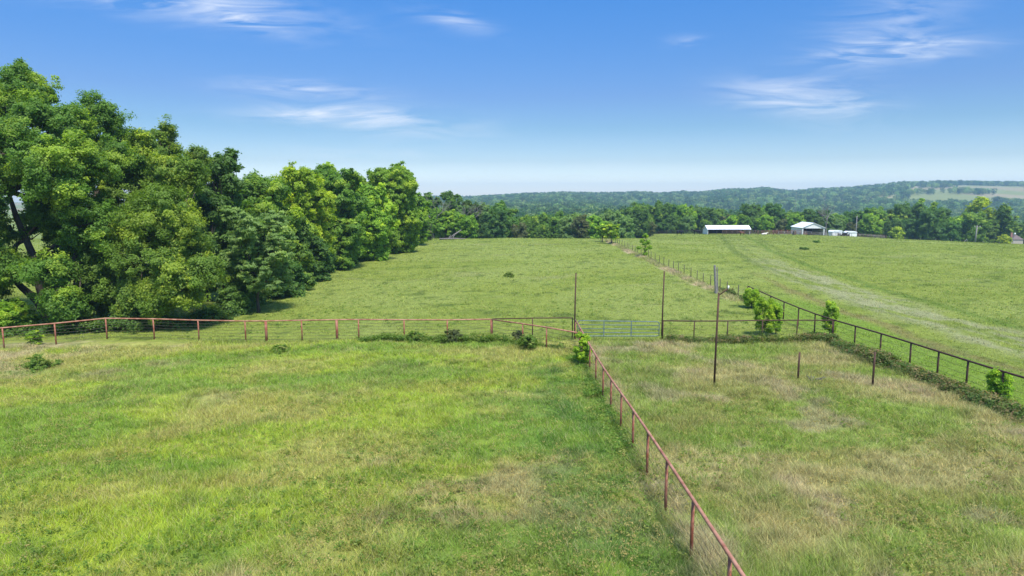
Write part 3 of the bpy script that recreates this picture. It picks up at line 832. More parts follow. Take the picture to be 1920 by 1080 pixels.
# far forest: one mass, geometry nodes instances
src = bpy.data.collections.new('forest_sources')
for i, (kd, r, h, n_, per, sz) in enumerate([('far', 7.5, 12, 9, 5, 1.3), ('fardark', 6.6, 13, 9, 5, 1.3), ('farpale', 8.0, 11, 9, 5, 1.4), ('far', 7.0, 13, 9, 5, 1.3), ('farpale', 6.8, 12, 9, 5, 1.3)]):
    rg = np.random.default_rng(500 + i); lb = lobes_env(rg, h, r, 1.5, n_)
    cc, (v, f, c) = crown_mesh(rg, lb, per, sz, 1.3, .16, .2, sub=4, cs_fine=.8)
    me = np_mesh('forest_crown', v, f, [('col', 'FACE', c)]); me.materials.append(LF[kd])
    o = bpy.data.objects.new('forest_crown', me); src.objects.link(o)
pts = []
rg = np.random.default_rng(9)
for (y0, y1, sp_) in [(300, 480, 8.2), (480, 800, 9.0), (800, 1300, 11), (1300, 2050, 13.5)]:
    area = .96 * (y1 ** 2 - y0 ** 2) * 1.0; n = int(area / sp_ ** 2)
    y = np.sqrt(y0 ** 2 + rg.random(n) * (y1 ** 2 - y0 ** 2)); a = rg.uniform(-1.0, .92, n); x = a * y
    if y0 == 300:
        k = (y > np.interp(a, [-.1, .1, .22, .8], [272, 272, 335, 325])) & (a > -.5)
    elif y0 == 480:
        k = ~((np.abs(a - .19) < .045) & (y > 560) & (y < 760)) & ((a > -.5))
    else:
        k = (a > -.5)
    k &= ~((a > .575) & (y > 1180) & (y < 1770) & (fbm(x, y, .01, 15, 2) < .68))
    k &= ~((a > .50) & (a < .575) & (y > 1250) & (y < 1500) & (fbm(x, y, .01, 16, 2) < .45))
    if y0 < 1000: k &= fbm(x, y, .012, 12, 2) > .30
    pts.append(np.stack([x[k], y[k], terrain(x[k], y[k])], 1))
pts = np.concatenate(pts)
me = bpy.data.meshes.new('far_forest'); me.vertices.add(len(pts)); me.vertices.foreach_set('co', pts.astype(np.float32).ravel())
ff = bpy.data.objects.new('far_forest', me); COL.objects.link(ff)
tag(ff, 'wooded valley and hillsides covered with hazy blue-green trees', 'forest', kind='stuff')
ng = bpy.data.node_groups.new('forest_scatter', 'GeometryNodeTree')
ng.interface.new_socket('Geometry', in_out='INPUT', socket_type='NodeSocketGeometry'); ng.interface.new_socket('Geometry', in_out='OUTPUT', socket_type='NodeSocketGeometry')
gi = N(ng, 'NodeGroupInput'); go = N(ng, 'NodeGroupOutput'); ci = N(ng, 'GeometryNodeCollectionInfo'); ci.inputs[0].default_value = src
ci.inputs['Separate Children'].default_value = True; ci.inputs['Reset Children'].default_value = True
ip = N(ng, 'GeometryNodeInstanceOnPoints'); ip.inputs['Pick Instance'].default_value = True
ri = N(ng, 'FunctionNodeRandomValue', data_type='INT'); ri.inputs[4].default_value = 0; ri.inputs[5].default_value = 4; ri.inputs['Seed'].default_value = 2
rr_ = N(ng, 'FunctionNodeRandomValue', data_type='FLOAT_VECTOR'); rr_.inputs[0].default_value = (0, 0, 0); rr_.inputs[1].default_value = (0, 0, 6.28)
rs = N(ng, 'FunctionNodeRandomValue', data_type='FLOAT'); rs.inputs[2].default_value = .7; rs.inputs[3].default_value = 1.18; rs.inputs['Seed'].default_value = 7
L(ng, gi.outputs[0], ip.inputs['Points']); L(ng, ci.outputs[0], ip.inputs['Instance']); L(ng, ri.outputs[2], ip.inputs['Instance Index'])
L(ng, rr_.outputs[0], ip.inputs['Rotation']); L(ng, rs.outputs[1], ip.inputs['Scale']); L(ng, ip.outputs[0], go.inputs[0])
md = ff.modifiers.new('scatter', 'NODES'); md.node_group = ng

# ------------------------------------------------------------------ fences


def fence(name, label, posts, hr, pr, rr, pmat, rmat, wires, wr=.0035, rail=True, group=None, thick=(), own=None, cat='fence', rails2=()):
    """posts: list of (x, y); rail runs along their tops"""
    x0, y0 = posts[0]; o = Vector((x0, y0, tz(x0, y0))); root = empty(name, o); tag(root, label, cat, group)
    rg = random.Random(len(label))
    for i, (x, y) in enumerate(posts):
        z = tz(x, y); b = Vector((x, y, z)) - o; hh = hr + (own or {}).get(i, 0)
        lean = Vector((rg.uniform(-.02, .02), rg.uniform(-.02, .02), 0))
        rad = pr * (1.9 if i in thick else 1)
        MB().tube([b + Vector((0, 0, -.3)), b + lean * .5 + Vector((0, 0, hh * .5)), b + (lean if not rail else lean * 0) + Vector((0, 0, hh - (rr * .6 if rail and not (own or {}).get(i) else 0)))], rad, 10).done('post', pmat, root, True)
    if rail:
        pts = []
        for i, (x, y) in enumerate(posts):
            pts.append(Vector((x, y, tz(x, y) + hr)) - o)
        MB().tube(pts, rr, 10).done('top_rail', rmat, root, True)
        for k, hz in enumerate(rails2):
            MB().tube([p - Vector((0, 0, hr - hz)) for p in pts], rr * .8, 8).done('lower_rail', rmat, root, True)
    for hz in wires:
        pts = []
        for i in range(len(posts) - 1):
            (xa, ya), (xb, yb) = posts[i], posts[i + 1]
            for k in range(4):
                f = k / 4; x = xa + (xb - xa) * f; y = ya + (yb - ya) * f; za = tz(xa, ya) * (1 - f) + tz(xb, yb) * f
                pts.append(Vector((x, y, za + hz - .05 * math.sin(math.pi * f) * rg.uniform(.2, 1.2) )) - o)
        x, y = posts[-1]; pts.append(Vector((x, y, tz(x, y) + hz)) - o)
        MB().tube(pts, wr, 4, False).done('wire', WIRE, root)
    return root


HR = 1.45
lx = [(-95, 624), (4, 615), (102, 606.5), (198, 599), (287, 598), (371, 598), (459, 598), (498, 598), (565, 598), (631, 598), (672, 598), (757.5, 598), (838.5, 598), (920.5, 599)]
LP = [hit(a, b, HR)[:2] for a, b in lx]
LP = [(x, y) if i < 3 else (x, 46.55) for i, (x, y) in enumerate(LP)]
LP = [((a[0] - 960) / 1280 * (y / .985), y) if i >= 3 else (x, y) for i, ((x, y), a) in enumerate(zip(LP, lx))]
fence('pipe_fence', 'long red pipe fence with wires running across in front of the left trees', LP, HR, .048, .046, RED, REDTOP, [.15, .37, .6, .82, 1.02, 1.22], wr=.008, thick=(7, 9))
CX = 4.32
ex, ey = LP[-1]
sp_pts = [(ex + .06, ey - .05)] + [hit(a, b, HR)[:2] for a, b in [(980, 607), (1025, 613.5)]] + [(CX, 40.6)]
fence('pipe_fence', 'short red pipe fence slanting forward to meet the diagonal red fence', sp_pts, HR - .01, .044, .044, RED, REDTOP, [.15, .4, .65, .9, 1.17], wr=.008)
GYF = 46.55
fence('pipe_fence', 'short dark rusty pipe fence ending at the left tall gate pole', [(ex + .1, GYF + .12), (1.42, GYF + .12), (CX - .12, GYF + .12)], HR, .038, .038, RUST, RUST, [.15, .4, .65, .9, 1.17], wr=.007)
dy = [45.9, 42.6, 39.6, 37.0, 34.3, 31.5, 28.95, 26.15, 23.5, 20.85, 18.2, 15.45, 12.7, 10.0, 7.3]
fence('pipe_fence', 'red pipe fence with wires running diagonally towards the viewer between the two pens', [(CX, q) for q in dy], HR, .042, .045, RED, REDTOP, [.22, .45, .68, .9, 1.15], wr=.0045, thick=())
gx0 = 10.35
dark_posts = [(gx0 + .08, 46.4), (12.6, 46.4), (14.9, 46.4), (17.3, 46.4), (19.7, 46.4), (22.15, 46.4)]
fence('pipe_fence', 'dark brown pipe fence between the right tall gate pole and the fence corner', dark_posts, HR, .04, .042, RUST, RUST, [.5, .9, 1.15], wr=.007)
fence('pipe_fence', 'long dark brown pipe fence running along the right side of the right pen', [(22.3, q) for q in (64.0, 61.2, 58.2, 55.3, 52.4, 49.5, 46.6, 43.6, 40.5, 37.4, 34.9, 32.6, 30.2, 27.9, 25.2, 22.5, 19.8)], HR, .05, .05, RUST, RUST, [.25, .5, .78, 1.1], wr=.007)
fence('wire_fence', 'wire fence on thin steel posts running away between the two pastures', [(22.0 + random.Random(k).uniform(-.12, .12), 66 + 2.95 * k) for k in range(31)], 1.3, .04, .02, TPOST, TPOST, [.3, .6, .9, 1.15], wr=.004, rail=False)
fence('board_fence', 'dark board fence line in front of the far wood left of the barns', [(46 + 5 * k, 247) for k in range(11)], 1.3, .07, .05, DARKIN, DARKIN, [], rails2=(.5, .9))
fence('wire_fence', 'thin far wire fence crossing the pasture by the power pole', [(118 + 4.5 * k, 232 - 1.1 * k) for k in range(17)], 1.3, .045, .02, OLDWOOD, OLDWOOD, [.6, 1.1], wr=.008, rail=False)

# tall poles
for (px, yt, yb, lab, arm) in [(1077, 510, None, 'tall thin dark pole left of the blue-grey gate', 0), (1246, 507, None, 'tall thin dark pole right of the blue-grey gate', 0), (1339, 546, 722, 'tall rusty pole with a short bent arm standing inside the right pen', 1)]:
    if yb is None:
        y = 46.35; t = y / .985; x = (px - 961) / 1280 * t
        if px == 1077: x = CX
        if px == 1246: x = gx0
    else:
        x, y, t = hit(px, yb)
    z = tz(x, y); h = zat(yt, t) - z
    root = empty('steel_pole', (x, y, z)); tag(root, lab, 'pole', 'tall steel poles')
    MB().tube([(0, 0, -.3), (.015, 0, h * .5), (.05, 0, h)], [.052, .05, .046], 12).done('post', RUST, root, True)
    if arm:
        MB().tube([(.05, 0, h - .12), (.32, 0, h + .08), (.5, 0, h + .22)], .028, 8).done('arm', RUST, root, True)
        MB().tube([(.5, 0, h + .19), (.52, 0, h + .36)], .035, 8).done('insulator', LAMPW, root, True)
for (px, yt, yb, lab) in [(1496, 659, 714, 'short rusty post standing alone, nearer the tall rusty pole'), (1636, 658, 724, 'short rusty post standing alone, nearer the right fence')]:
    x, y, t = hit(px, yb); z = tz(x, y); h = zat(yt, t) - z
    mb = MB(); mb.tube([(0, 0, -.3), (0, 0, h * .5), (.01, 0, h)], [.05, .05, .048], 12)
    tag(mb.done('steel_post', RUST, None, True, (x, y, z)), lab, 'post', 'short steel posts')
# weathered wooden pole at the corner of the wire fence
x, y = at(1341, 70); z = tz(x, y); h = zat(496, 70) - z
root = empty('wooden_pole', (x, y, z)); tag(root, 'leaning weathered grey wooden pole on the wire fence behind the rusty pole', 'pole')
MB().tube([(.0, 0, -.3), (-.12, 0, h * .4), (-.28, 0, h)], [.15, .14, .12], 8).done('post', OLDWOOD, root)
MB().tube([(.16, .05, -.3), (.1, .06, h * .5), (.0, .05, h * .93)], [.07, .06, .05], 8).done('splint', OLDWOOD, root)

# gate
g0, g1 = CX + .22, gx0 - .2; gy = 46.3
root = empty('farm_gate', (g0, gy, tz(g0, gy))); tag(root, 'closed blue-grey tube gate between the two tall thin poles', 'gate')
W = g1 - g0; zt, zb = 1.32, .24; rc = .16
MB().tube([(0, 0, zb + rc), (0, 0, zt - rc), (.05, 0, zt - .05), (rc, 0, zt), (W - rc, 0, zt - .08), (W - .05, 0, zt - .13), (W, 0, zt - rc - .08), (W, 0, zb + rc), (W - .05, 0, zb + .04), (W - rc, 0, zb), (rc, 0, zb), (.05, 0, zb + .05), (0, 0, zb + rc)], .030, 8).done('frame', GATE, root, True)
for zz in (.50, .76, 1.03): MB().tube([(.0, 0, zz), (W, 0, zz - .04)], .024, 8).done('bar', GATE, root, True)
for f in (.32, .655): MB().box((W * f, -.03, (zt + zb) / 2 - .02), (.06, .02, zt - zb)).done('upright', GATE, root)
for zz in (.5, 1.1): MB().tube([(-.2, 0, zz), (0.02, 0, zz)], .018, 6).done('hinge', RUST, root)


# ------------------------------------------------------------------ brambles, saplings, weeds
def thicket(name, label, path, width, height, n, kind, seed, size=.11, stems=True, cat='brambles', per=34, cs=.25):
    rng = np.random.default_rng(seed); path = np.array(path, float)
    n = int(n * 1.5)
    seg = np.r_[0, np.cumsum(np.linalg.norm(np.diff(path, axis=0), axis=1))]; s = rng.random(n) * seg[-1]
    x = np.interp(s, seg, path[:, 0]); y = np.interp(s, seg, path[:, 1])
    kk = rng.random(n) < .15 + .85 * sstep(.36, .58, fbm(s, s * 0 + 3, .8, seed + 9, 3)); s, x, y = s[kk], x[kk], y[kk]; n = len(s)
    hm = fbm(s, s * 0 + seed, .45, seed, 3); hgt = height * (.25 + 1.5 * np.clip(hm - .2, 0, 1)); wd = width * (.6 + .9 * fbm(s, s * 0 + 9, .35, seed + 3, 2))
    q = rng.normal(0, .45, n).clip(-1, 1); x2 = x + q * wd; y2 = y + rng.normal(0, .45, n).clip(-1, 1) * wd
    z = terrain(x2, y2) + hgt * (1 - q ** 2 * .8) * rng.random(n) ** .6 + .03
    c = np.stack([x2, y2, z], 1); out = np.stack([q, rng.normal(0, .4, n), np.ones(n) * .7], 1)
    org = np.array([path[0, 0], path[0, 1], tz(path[0, 0], path[0, 1])])
    v, f, col = leaves(c - org, cs, per, size, rng, out, .5 if kind == 'bramble' else .25, .6, .6)
    o = link(name, np_mesh(name, v, f, [('col', 'FACE', col)]), LF[kind], None, org)
    return tag(o, label, cat, kind='stuff')


thicket('bramble_thicket', 'dark brambles spreading along the foot of the brown fence right of the gate', [(10.6, 45.9), (14, 45.8), (18, 45.6), (21.8, 45.6)], .65, .65, 950, 'bramble', 3)
thicket('bramble_thicket', 'dark and purplish brambles along the inside of the long right fence', [(21.6, 45.4), (21.5, 42), (21.3, 38), (21.3, 33), (21.1, 29), (21.0, 26), (20.9, 21)], .72, .6, 2000, 'bramble', 4)
thicket('bramble_thicket', 'brown brambles along the wire fence behind the rusty pole', [(22.0, 73), (22.1, 69), (22.3, 66), (22.4, 61)], .4, .45, 200, 'bramble', 5, size=.16)
thicket('weed_patch', 'low green weeds along the middle of the red fence', [(-10.6, 46.1), (-8, 46.1), (-6, 46.1)], .45, .5, 160, 'weed', 6, cat='weeds')
thicket('weed_patch', 'grey and green weeds with dry stems under the red fence left of the slanting section', [(-6.2, 46.0), (-3.5, 45.9), (-1, 45.6), (1.2, 44.2), (3.4, 42.6)], .6, .55, 360, 'weed', 7, cat='weeds')
thicket('weed_patch', 'dark green weeds at the foot of the diagonal red fence', [(4.0, 41), (3.9, 36), (4.0, 32), (3.9, 29), (4.0, 25), (3.8, 20)], .9, .26, 520, 'weed', 8, size=.09, cat='weeds')
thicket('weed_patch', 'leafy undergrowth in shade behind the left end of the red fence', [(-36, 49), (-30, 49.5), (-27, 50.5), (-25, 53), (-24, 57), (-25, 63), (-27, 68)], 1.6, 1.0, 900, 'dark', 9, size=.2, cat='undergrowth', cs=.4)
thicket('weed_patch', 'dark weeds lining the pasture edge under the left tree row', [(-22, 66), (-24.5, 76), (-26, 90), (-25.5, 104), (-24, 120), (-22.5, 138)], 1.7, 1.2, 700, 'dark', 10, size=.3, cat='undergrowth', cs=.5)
for (x, y, s_, lab, kd, hh) in [(-6.6, 45.9, .8, 'low dark bush among the weeds at the middle of the red fence', 'weed', .7), (-4.0, 45.7, .8, 'low brownish bush under the middle of the red fence', 'olive', .9),
                                (0.4, 45.2, .45, 'brownish low bush where the red fence starts to slant', 'olive', .9), (1.1, 43.0, .75, 'small dark green bush in front of the slanting red fence', 'weed', .95), (-31.8, 44.6, .6, 'small bright bush at the left end of the red fence', 'bright', 1.0),
                                (-0.35, 84, .9, 'single low tuft bush alone in the middle of the pasture', 'weed', .6), (-14.8, 43, .9, 'low green weed clump in front of the left part of the red fence', 'weed', .35),
                                (-27, 38, 1.6, 'low dark green weed clump in the left pen', 'weed', .4)]:
    tree('bush', lab, 'bush', x, y, hh, s_, .0, kd, int(abs(x) * 31), nl=6, density=9, per=20, size=.12, cs=.2, tr=.02, tip=.25, lr=(.45, .65))
x, y = CX - .25, 38.3
tree('sapling', 'bright green sapling growing on the diagonal red fence near the gate', 'sapling', x, y, 2.0, .62, .1, 'sap', 140, nl=10, density=14, per=26, size=.11, cs=.2, tr=.03, tip=.4, lr=(.35, .5))
for (px, py, yt, r, kd, lab, sd) in [(1432, 630, 553, .80, 'sap', 'largest bright green sapling growing through the brown fence right of the gate', 1), (1453, 628, 563, .45, 'sap', 'smaller bright sapling beside the largest sapling on the brown fence', 2),
                                     (1556, 630, 560, .6, 'bright', 'upright darker sapling at the corner of the brown fences', 3), (1408, 578, 540, .85, 'sap', 'bright leafy sapling on the wire fence right of the rusty pole', 4),
                                     (1872, 752, 693, .50, 'sap', 'bright sapling growing through the right fence at the picture edge', 5)]:
    x, y, t = hit(px, py); z = tz(x, y); h = zat(yt, t) - z
    tree('sapling', lab, 'sapling', x, y, h, r, .15, kd, 150 + sd, nl=18, density=13, per=26, size=.11, cs=.26, tr=.035, tip=.45, lr=(.24, .40), flat=1.0, top=.68)
# broad-leaved weeds and darker tussocks mixed into the sward
def weeds(name, label, n, y0, y1, side, size, cs, kind, seed, hz=.12, per=12):
    rng = np.random.default_rng(seed)
    y = y0 * (y1 / y0) ** rng.random(n); x = rng.uniform(-.85, .85, n) * y
    k = side(x, y) & (rng.random(n) < sstep(.35, .62, fbm(x, y, .4, seed, 3)))
    x, y = x[k], y[k]; c = np.stack([x, y, terrain(x, y) + mound(x, y) + hz * rng.uniform(.4, 1.4, len(x))], 1)
    v, f, col = leaves(c, cs * rng.uniform(.5, 1.5, len(x)) * (.6 + y * .012), per, size, rng, np.tile([0, 0, 1.], (len(x), 1)), .25, .4, .45)
    return tag(link(name, np_mesh(name, v, f, [('col', 'FACE', col)]), LF[kind]), label, 'weeds', kind='stuff')


weeds('pen_weeds', 'broad-leaved green weeds dotted through the rough grass of the pens', 16000, 9, 45, lambda x, y: (x < 21), .085, .16, 'weed', 301)
weeds('dry_weeds', 'dry olive stalky weeds dotted through the rough grass of the pens', 12000, 9, 45, lambda x, y: (x < 21), .055, .16, 'dryweed', 302, .2)
weeds('pasture_weeds', 'small dark green tussocks dotted over the pastures', 9000, 47, 200, lambda x, y: (x > -24) & ((x < 21) | (x > 38)), .15, .16, 'weed', 303, .06, 10)
# dead brush by the pens
mb = MB(); rg = random.Random(4)
x, y, t = hit(1524, 716)
for k in range(16):
    a = rg.uniform(0, 6.28); l = rg.uniform(.3, .7); mb.tube([(0, 0, .02), (math.cos(a) * l * .6, math.sin(a) * l * .6, .22), (math.cos(a) * l, math.sin(a) * l, rg.uniform(.1, .4))], [.018, .014, .006], 4, False)
tag(mb.done('dead_brush', PALEBARK, None, False, (x, y, tz(x, y))), 'small pale dead branches lying in the right pen by the short rusty posts', 'dead brush')

# ------------------------------------------------------------------ farm buildings
# long shed
x, y = at(1360, 242); y0 = y; z = tz(x, y); W = 78 * 242 / 1280
root = empty('livestock_shed', (x - W / 2, y, z - .05)); tag(root, 'long low shed with white roof and dark open front', 'shed')
zr, ze, D = zat(422, 242) - z + .05, zat(428.5, 242) - z + .05, 6.5
MB().prism([(0, 0), (.12, 0), (.12, ze), (0, ze)], 0.2, D).done('side_wall', WHITE_METAL, root)
mb = MB(); v = [(0, .2, ze), (0, D, ze - .3), (0, 2.6, zr - .1)]; mb.poly(v); mb.poly([(.12, a[1], a[2]) for a in v]); mb.done('gable', WHITE_METAL, root)
MB().box((W - .06, D / 2, ze / 2), (.12, D - .4, ze)).done('side_wall', WHITE_METAL, root)
MB().box((W / 2, D, ze / 2), (W - .3, .1, ze)).done('back_wall', DARKIN, root)
mb = MB(); mb.poly([(-.3, -.2, ze - .05), (W + .3, -.2, ze - .05), (W + .3, 2.6, zr), (-.3, 2.6, zr)]); mb.poly([(-.3, 2.6, zr), (W + .3, 2.6, zr), (W + .3, D + .2, ze - .3), (-.3, D + .2, ze - .3)])
mb.poly([(-.3, -.2, ze - .13), (-.3, 2.6, zr - .08), (W + .3, 2.6, zr - .08), (W + .3, -.2, ze - .13)]); mb.done('roof', ROOF_METAL, root)
for k in range(6): MB().box((.3 + k * (W - .6) / 5, .1, ze / 2 - .08), (.16, .16, ze - .1)).done('post', DARKIN, root)
# open barn
t = 242; x, y = at(1495, t); z = tz(x + 3, y); Wf = 40 * t / 1280; Lb = 11.0
ze = zat(426, t) - z + .1; zr = zat(417.5, t) - z + .1
root = empty('open_barn', (x, y, z - .1), R(-3)); tag(root, 'cream metal barn with open gable end facing the pasture', 'barn')
MB().box((.06, Lb / 2, ze / 2), (.12, Lb, ze)).done('side_wall', TANWALL, root)
MB().box((Wf - .06, Lb / 2, ze / 2), (.12, Lb, ze)).done('side_wall', TANWALL, root)
MB().box((Wf / 2, Lb, ze / 2), (Wf - .26, .1, ze)).done('back_wall', DARKIN, root)
MB().prism([(-.05, ze + .002), (Wf + .05, ze + .002), (Wf / 2, zr)], 0.02, .12).done('gable', TANWALL, root)
MB().prism([(0, ze), (Wf, ze), (Wf / 2, zr)], Lb - .1, Lb).done('gable', TANWALL, root)
mb = MB()
for s in (0, 1):
    xe, xr = (-.3, Wf / 2) if s == 0 else (Wf + .3, Wf / 2)
    mb.prism([(xe, ze - .12), (xr, zr + .02), (xr, zr + .12), (xe, ze - .02)], -.25, Lb + .25)
mb.done('roof', ROOF_METAL, root)
MB().box((.2, .1, ze / 2), (.2, .14, ze - .02)).done('post', WHITE_METAL, root); MB().box((Wf - .2, .1, ze / 2), (.2, .14, ze - .02)).done('post', WHITE_METAL, root)
MB().box((Wf / 2, .08, ze - .1), (Wf - .5, .1, .2)).done('beam', WHITE_METAL, root)
bb = MB(); bb.tube([(0, -.7, .75), (0, .7, .75)], .75, 16)
tag(bb.done('hay_bale', REDRUST, None, False, (x + 1.5, y + 1.5, tz(x + 1.5, y + 1.5))), 'rusty brown round bale just inside the open barn', 'bale')
# white sheds
for k, (px, w_, lab) in enumerate([(1560, 3.6, 'small white shed, nearest the open barn'), (1586, 3.5, 'small white shed next to the utility pole')]):
    t = 236; x, y = at(px, t); z = tz(x, y); root = empty('white_shed', (x, y, z - .1), R(8 - 14 * k)); tag(root, lab, 'shed', 'small white sheds')
    h = 1.75
    MB().box((0, 1.2, h / 2), (w_, 2.4, h)).done('wall', WHITE_METAL, root)
    mb = MB(); mb.prism([(-w_ / 2 - .15, h), (w_ / 2 + .15, h), (w_ / 2 - .3, h + .38), (-w_ / 2 + .6, h + .45)], -.15, 2.6); mb.done('roof', ROOF_METAL, root)
    MB().box((.75 - k * 1.9, -.02, .65), (1.0, .06, 1.1)).done('doorway', DARKIN, root)
    for q in (-.55, .05, .2 - k): MB().box((q, -.03, .8), (.07, .05, 1.4)).done('batten', DARKIN, root)
# corral
def corral(label, x0, x1, y, n, mat_, h=1.45):
    pts = [(x0 + (x1 - x0) * k / n, y + .8 * math.sin(k * 1.7)) for k in range(n + 1)]
    return fence('corral_fence', label, pts, h, .075, .055, mat_, mat_, [], rails2=(.35, .7, 1.08))
corral('brown corral rails in front of the long shed', 72, 91, 234, 12, BROWNW)
corral('reddish corral rails between the long shed and the open barn', 85, 100, 236.5, 9, REDRUST)
corral('low grey corral rails beside the open barn', 90, 113, 231, 10, OLDWOOD, 1.1)
corral('brown corral rails to the right of the white sheds', 117, 128, 233, 8, BROWNW)
corral('grey corral rails behind the white sheds', 112, 131, 240, 9, OLDWOOD, 1.3)
for (px, t, l, c, lab, m_) in [(1512, 232, 2.2, .5, 'dark low feed trough in front of the open barn', DARKIN), (1618, 230, 4.2, .5, 'long dark trough right of the white sheds', DARKIN), (1481, 234, .9, 1.2, 'brown crate standing before the cream barn wall', BROWNW), (1570, 231, 1.2, .7, 'dark tub between the small white sheds', DARKIN)]:
    x, y = at(px, t); z = tz(x, y); mb = MB(); mb.box((0, 0, .08), (l, .8, .06)); mb.box((0, -.4, c / 2 + .05), (l, .05, c)); mb.box((0, .4, c / 2 + .05), (l, .05, c)); mb.box((-l / 2, 0, c / 2 + .05), (.05, .75, c)); mb.box((l / 2, 0, c / 2 + .05), (.05, .75, c))
    for q in (-1, 1):
        for w_ in (-1, 1): mb.box((q * l * .42, w_ * .3, .02), (.1, .1, .2))
    tag(mb.done('feed_trough' if c < .8 else 'crate', m_, None, False, (x, y, z)), lab, 'trough' if c < .8 else 'crate')

# brick house
t = 262; x, y = at(1893, t); z = tz(x, y) - .2; w_ = 3.9
ze = zat(448, t) - z; zr = zat(439.5, t) - z
root = empty('brick_house', (x, y, z), R(-12)); tag(root, 'small brick house with steep brown roof and chimney at the right edge', 'house')
MB().box((0, 2.5, ze / 2), (w_, 5, ze)).done('wall', BRICK, root)
mb = MB(); hw = w_ / 2 + .2
mb.poly([(-hw, -.2, ze), (hw, -.2, ze), (0.2, 1.6, zr)]); mb.poly([(hw, -.2, ze), (hw, 5.2, ze), (.2, 3.4, zr), (.2, 1.6, zr)]); mb.poly([(-hw, 5.2, ze), (-hw, -.2, ze), (.2, 1.6, zr), (.2, 3.4, zr)]); mb.poly([(hw, 5.2, ze), (-hw, 5.2, ze), (.2, 3.4, zr)]); mb.poly([(-hw, -.2, ze), (-hw, 5.2, ze), (hw, 5.2, ze), (hw, -.2, ze)])
rf = mb.done('roof', SHINGLE, root)
MB().box((-1.2, 2.2, (zr + ze) / 2 + .1), (.6, .6, zr - ze + 1.4)).done('chimney', BRICK, rf)
MB().box((.1, -.03, 1.0), (1.3, .06, .9)).done('window', WHITE_METAL, root); MB().box((.1, -.07, 1.0), (1.1, .03, .7)).done('pane', GLASS, root.children[-1])
x, y = at(1878, 258); mb = MB(); mb.tube([(-.9, 0, 0), (-.9, 0, .8)], .45, 12); mb.tube([(.2, .2, 0), (.2, .2, .6)], .6, 14)
mb.tube([(-.9, 0, .8), (-.9, 0, .95)], [.45, .15], 12)
tag(mb.done('water_tank', BLUEP, None, False, (x, y, tz(x, y))), 'faded blue water tank and tub left of the brick house', 'tank')


# poles
def upole(name, label, px, t, yt, r, cross, lean=0, lamp=False, m_=OLDWOOD):
    x, y = at(px, t); z = tz(x, y); h = zat(yt, t) - z
    root = empty(name, (x, y, z)); tag(root, label, 'pole')
    MB().tube([(0, 0, -.3), (lean * .5, 0, h * .5), (lean, 0, h)], [r, r * .9, r * .75], 8).done('post', m_, root, True)
    if cross: MB().box((lean, -.15, h - .4), (2.0, .12, .14)).done('crossarm', m_, root); [MB().tube([(lean + q, -.15, h - .33), (lean + q, -.15, h - .1)], .06, 6).done('insulator', LAMPW, root) for q in (-.85, .85)]
    if lamp: MB().tube([(lean, 0, h - .1), (lean, -.3, h + .15), (lean, -.6, h + .1)], [.05, .05, .04], 6).done('arm', m_, root); MB().tube([(lean, -.6, h + .15), (lean, -.6, h - .35)], [.22, .32], 10).done('lamp_head', LAMPW, root)
    return root


upole('utility_pole', 'wooden utility pole beside the small white sheds', 1594, 238, 404, .16, False, lamp=False)
upole('utility_pole', 'tall weathered power pole with crossarm on the right side of the pasture', 1815, 226, 422, .24, True, .25, m_=OLDWOOD)
upole('leaning_pole', 'thin pole leaning right near the tall weathered power pole', 1791, 236, 447, .09, False, 1.6)
upole('lamp_pole', 'thin pole with white lamp head by the brick house', 1885, 256, 436, .07, False, lamp=True, m_=OLDWOOD)
upole('radio_mast', 'slim pale mast standing on the wooded hill', 1480, 900, 360, .22, False, m_=OLDWOOD)


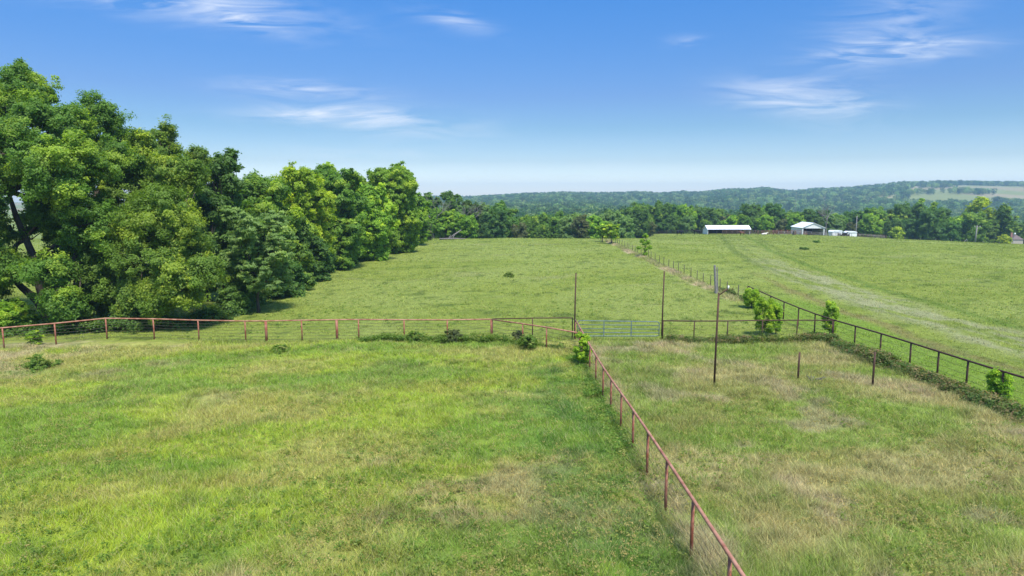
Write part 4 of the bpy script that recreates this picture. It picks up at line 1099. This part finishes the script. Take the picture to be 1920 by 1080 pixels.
# ------------------------------------------------------------------ cattle
def cow(name, label, cat, px, t, s, rz, m_, graze=True, group=None, lying=False):
    x, y = at(px, t); z = tz(x, y)
    V_ = [(-.75, 0, 1.12), (-.35, 0, 1.08), (.15, 0, 1.04), (.6, 0, 1.12), (.85, 0, 1.22)]
    Rr = [.26, .33, .36, .31, .24]
    E = [(0, 1), (1, 2), (2, 3), (3, 4)]

    def add(p, r, k): V_.append(p); Rr.append(r); E.append((k, len(V_) - 1)); return len(V_) - 1
    n1_ = add((1.12, 0, 1.2 if graze else 1.42), .17, 4)
    n2_ = add((1.35, 0, .85 if graze else 1.55), .13, n1_)
    n3_ = add((1.5, 0, .5 if graze else 1.42), .12, n2_)
    add((1.6, 0, .25 if graze else 1.22), .075, n3_)
    e_ = add((1.36, .17, .82 if graze else 1.62), .03, n2_); e2 = add((1.36, -.17, .82 if graze else 1.62), .03, n2_)
    for (bx_, ki, f) in ((-.75, 0, 0), (.65, 3, 1)):
        for sy in (-.2, .2):
            a = add((bx_ + (.05 if not f else 0), sy, .85), .16, ki)
            b = add((bx_ + (-.12 if not f else .03), sy, .48), .085, a)
            c = add((bx_ + (-.02 if not f else 0), sy, .1), .055, b)
            add((bx_ + .05, sy, .02), .06, c)
    tl = add((-1.05, 0, 1.2), .045, 0); t2 = add((-1.12, 0, .75), .03, tl); add((-1.12, 0, .45), .045, t2)
    if lying: V_ = [(a, b * 1.4, max(.08, c - .68) if c > .6 else .1) for a, b, c in V_]
    me = bpy.data.meshes.new(name); me.from_pydata(V_, E, []); me.update()
    o = bpy.data.objects.new(name, me); COL.objects.link(o); me.materials.append(m_)
    sk = o.modifiers.new('skin', 'SKIN'); sk.use_smooth_shade = True
    for i, v in enumerate(me.skin_vertices[0].data if len(me.skin_vertices) else []): v.radius = (Rr[i], Rr[i]); v.use_root = (i == 2)
    o.modifiers.new('sub', 'SUBSURF').render_levels = 1
    o.location = (x, y, z); o.rotation_euler = (0, 0, rz); o.scale = (s, s, s)
    return tag(o, label, cat, group)


def bake_skin(o):
    bm = bmesh.new(); bm.from_mesh(o.data); lay = bm.verts.layers.skin.verify(); bm.free()


cows = [('cow', 'black cow standing with lowered head, left of the other black cow', 'cow', 1269, 236, 1.15, R(25), HIDE, True, 'black cattle on the pasture'),
        ('cow', 'black cow standing nearer the long shed', 'cow', 1301, 236, 1.2, R(160), HIDE, False, 'black cattle on the pasture'),
        ('cow', 'pale cow lying by the corral between the long shed and the barn', 'cow', 1425, 229, .9, R(10), HIDE_W, False, None),
        ('cow', 'reddish brown cow at the corral rails of the long shed', 'cow', 1384, 231, .85, R(200), HIDE_R, False, None),
        ('horse', 'dark horse standing between the two small white sheds', 'horse', 1573, 233, .95, R(15), HIDE, False, None)]
for a in cows:
    nm, lab, cat, px, t, s, rz, m_, gz, grp = a
    o = cow(nm, lab, cat, px, t, s, rz, m_, gz, grp, lying=(px == 1425))
# dark low tufts dotted on the right pasture
for k, (px, py, lab) in enumerate([(1531, 455, 'dark low tuft of weeds on the right pasture in front of the open barn'), (1508, 468, 'small dark weed tuft on the right pasture')]):
    x, y, t = hit(px, py); tree('weed_tuft', lab, 'weeds', x, y, .4, 1.0, 0, 'dark', 170 + k, nl=4, density=3, per=14, size=.25, cs=.3, tr=.02, tip=.1)

# ------------------------------------------------------------------ air
hm, nt, out = mat('summer_haze')
pv = N(nt, 'ShaderNodeVolumePrincipled'); pv.inputs['Color'].default_value = (.52, .80, 1, 1); pv.inputs['Density'].default_value = .00025; pv.inputs['Anisotropy'].default_value = .2
L(nt, pv.outputs[0], out.inputs['Volume'])
mb = MB(); mb.box((0, 2100, 25), (8600, 5200, 150))
hz = mb.done('haze', hm); tag(hz, kind='stuff', label='thin blue summer haze over the whole landscape', cat='haze')
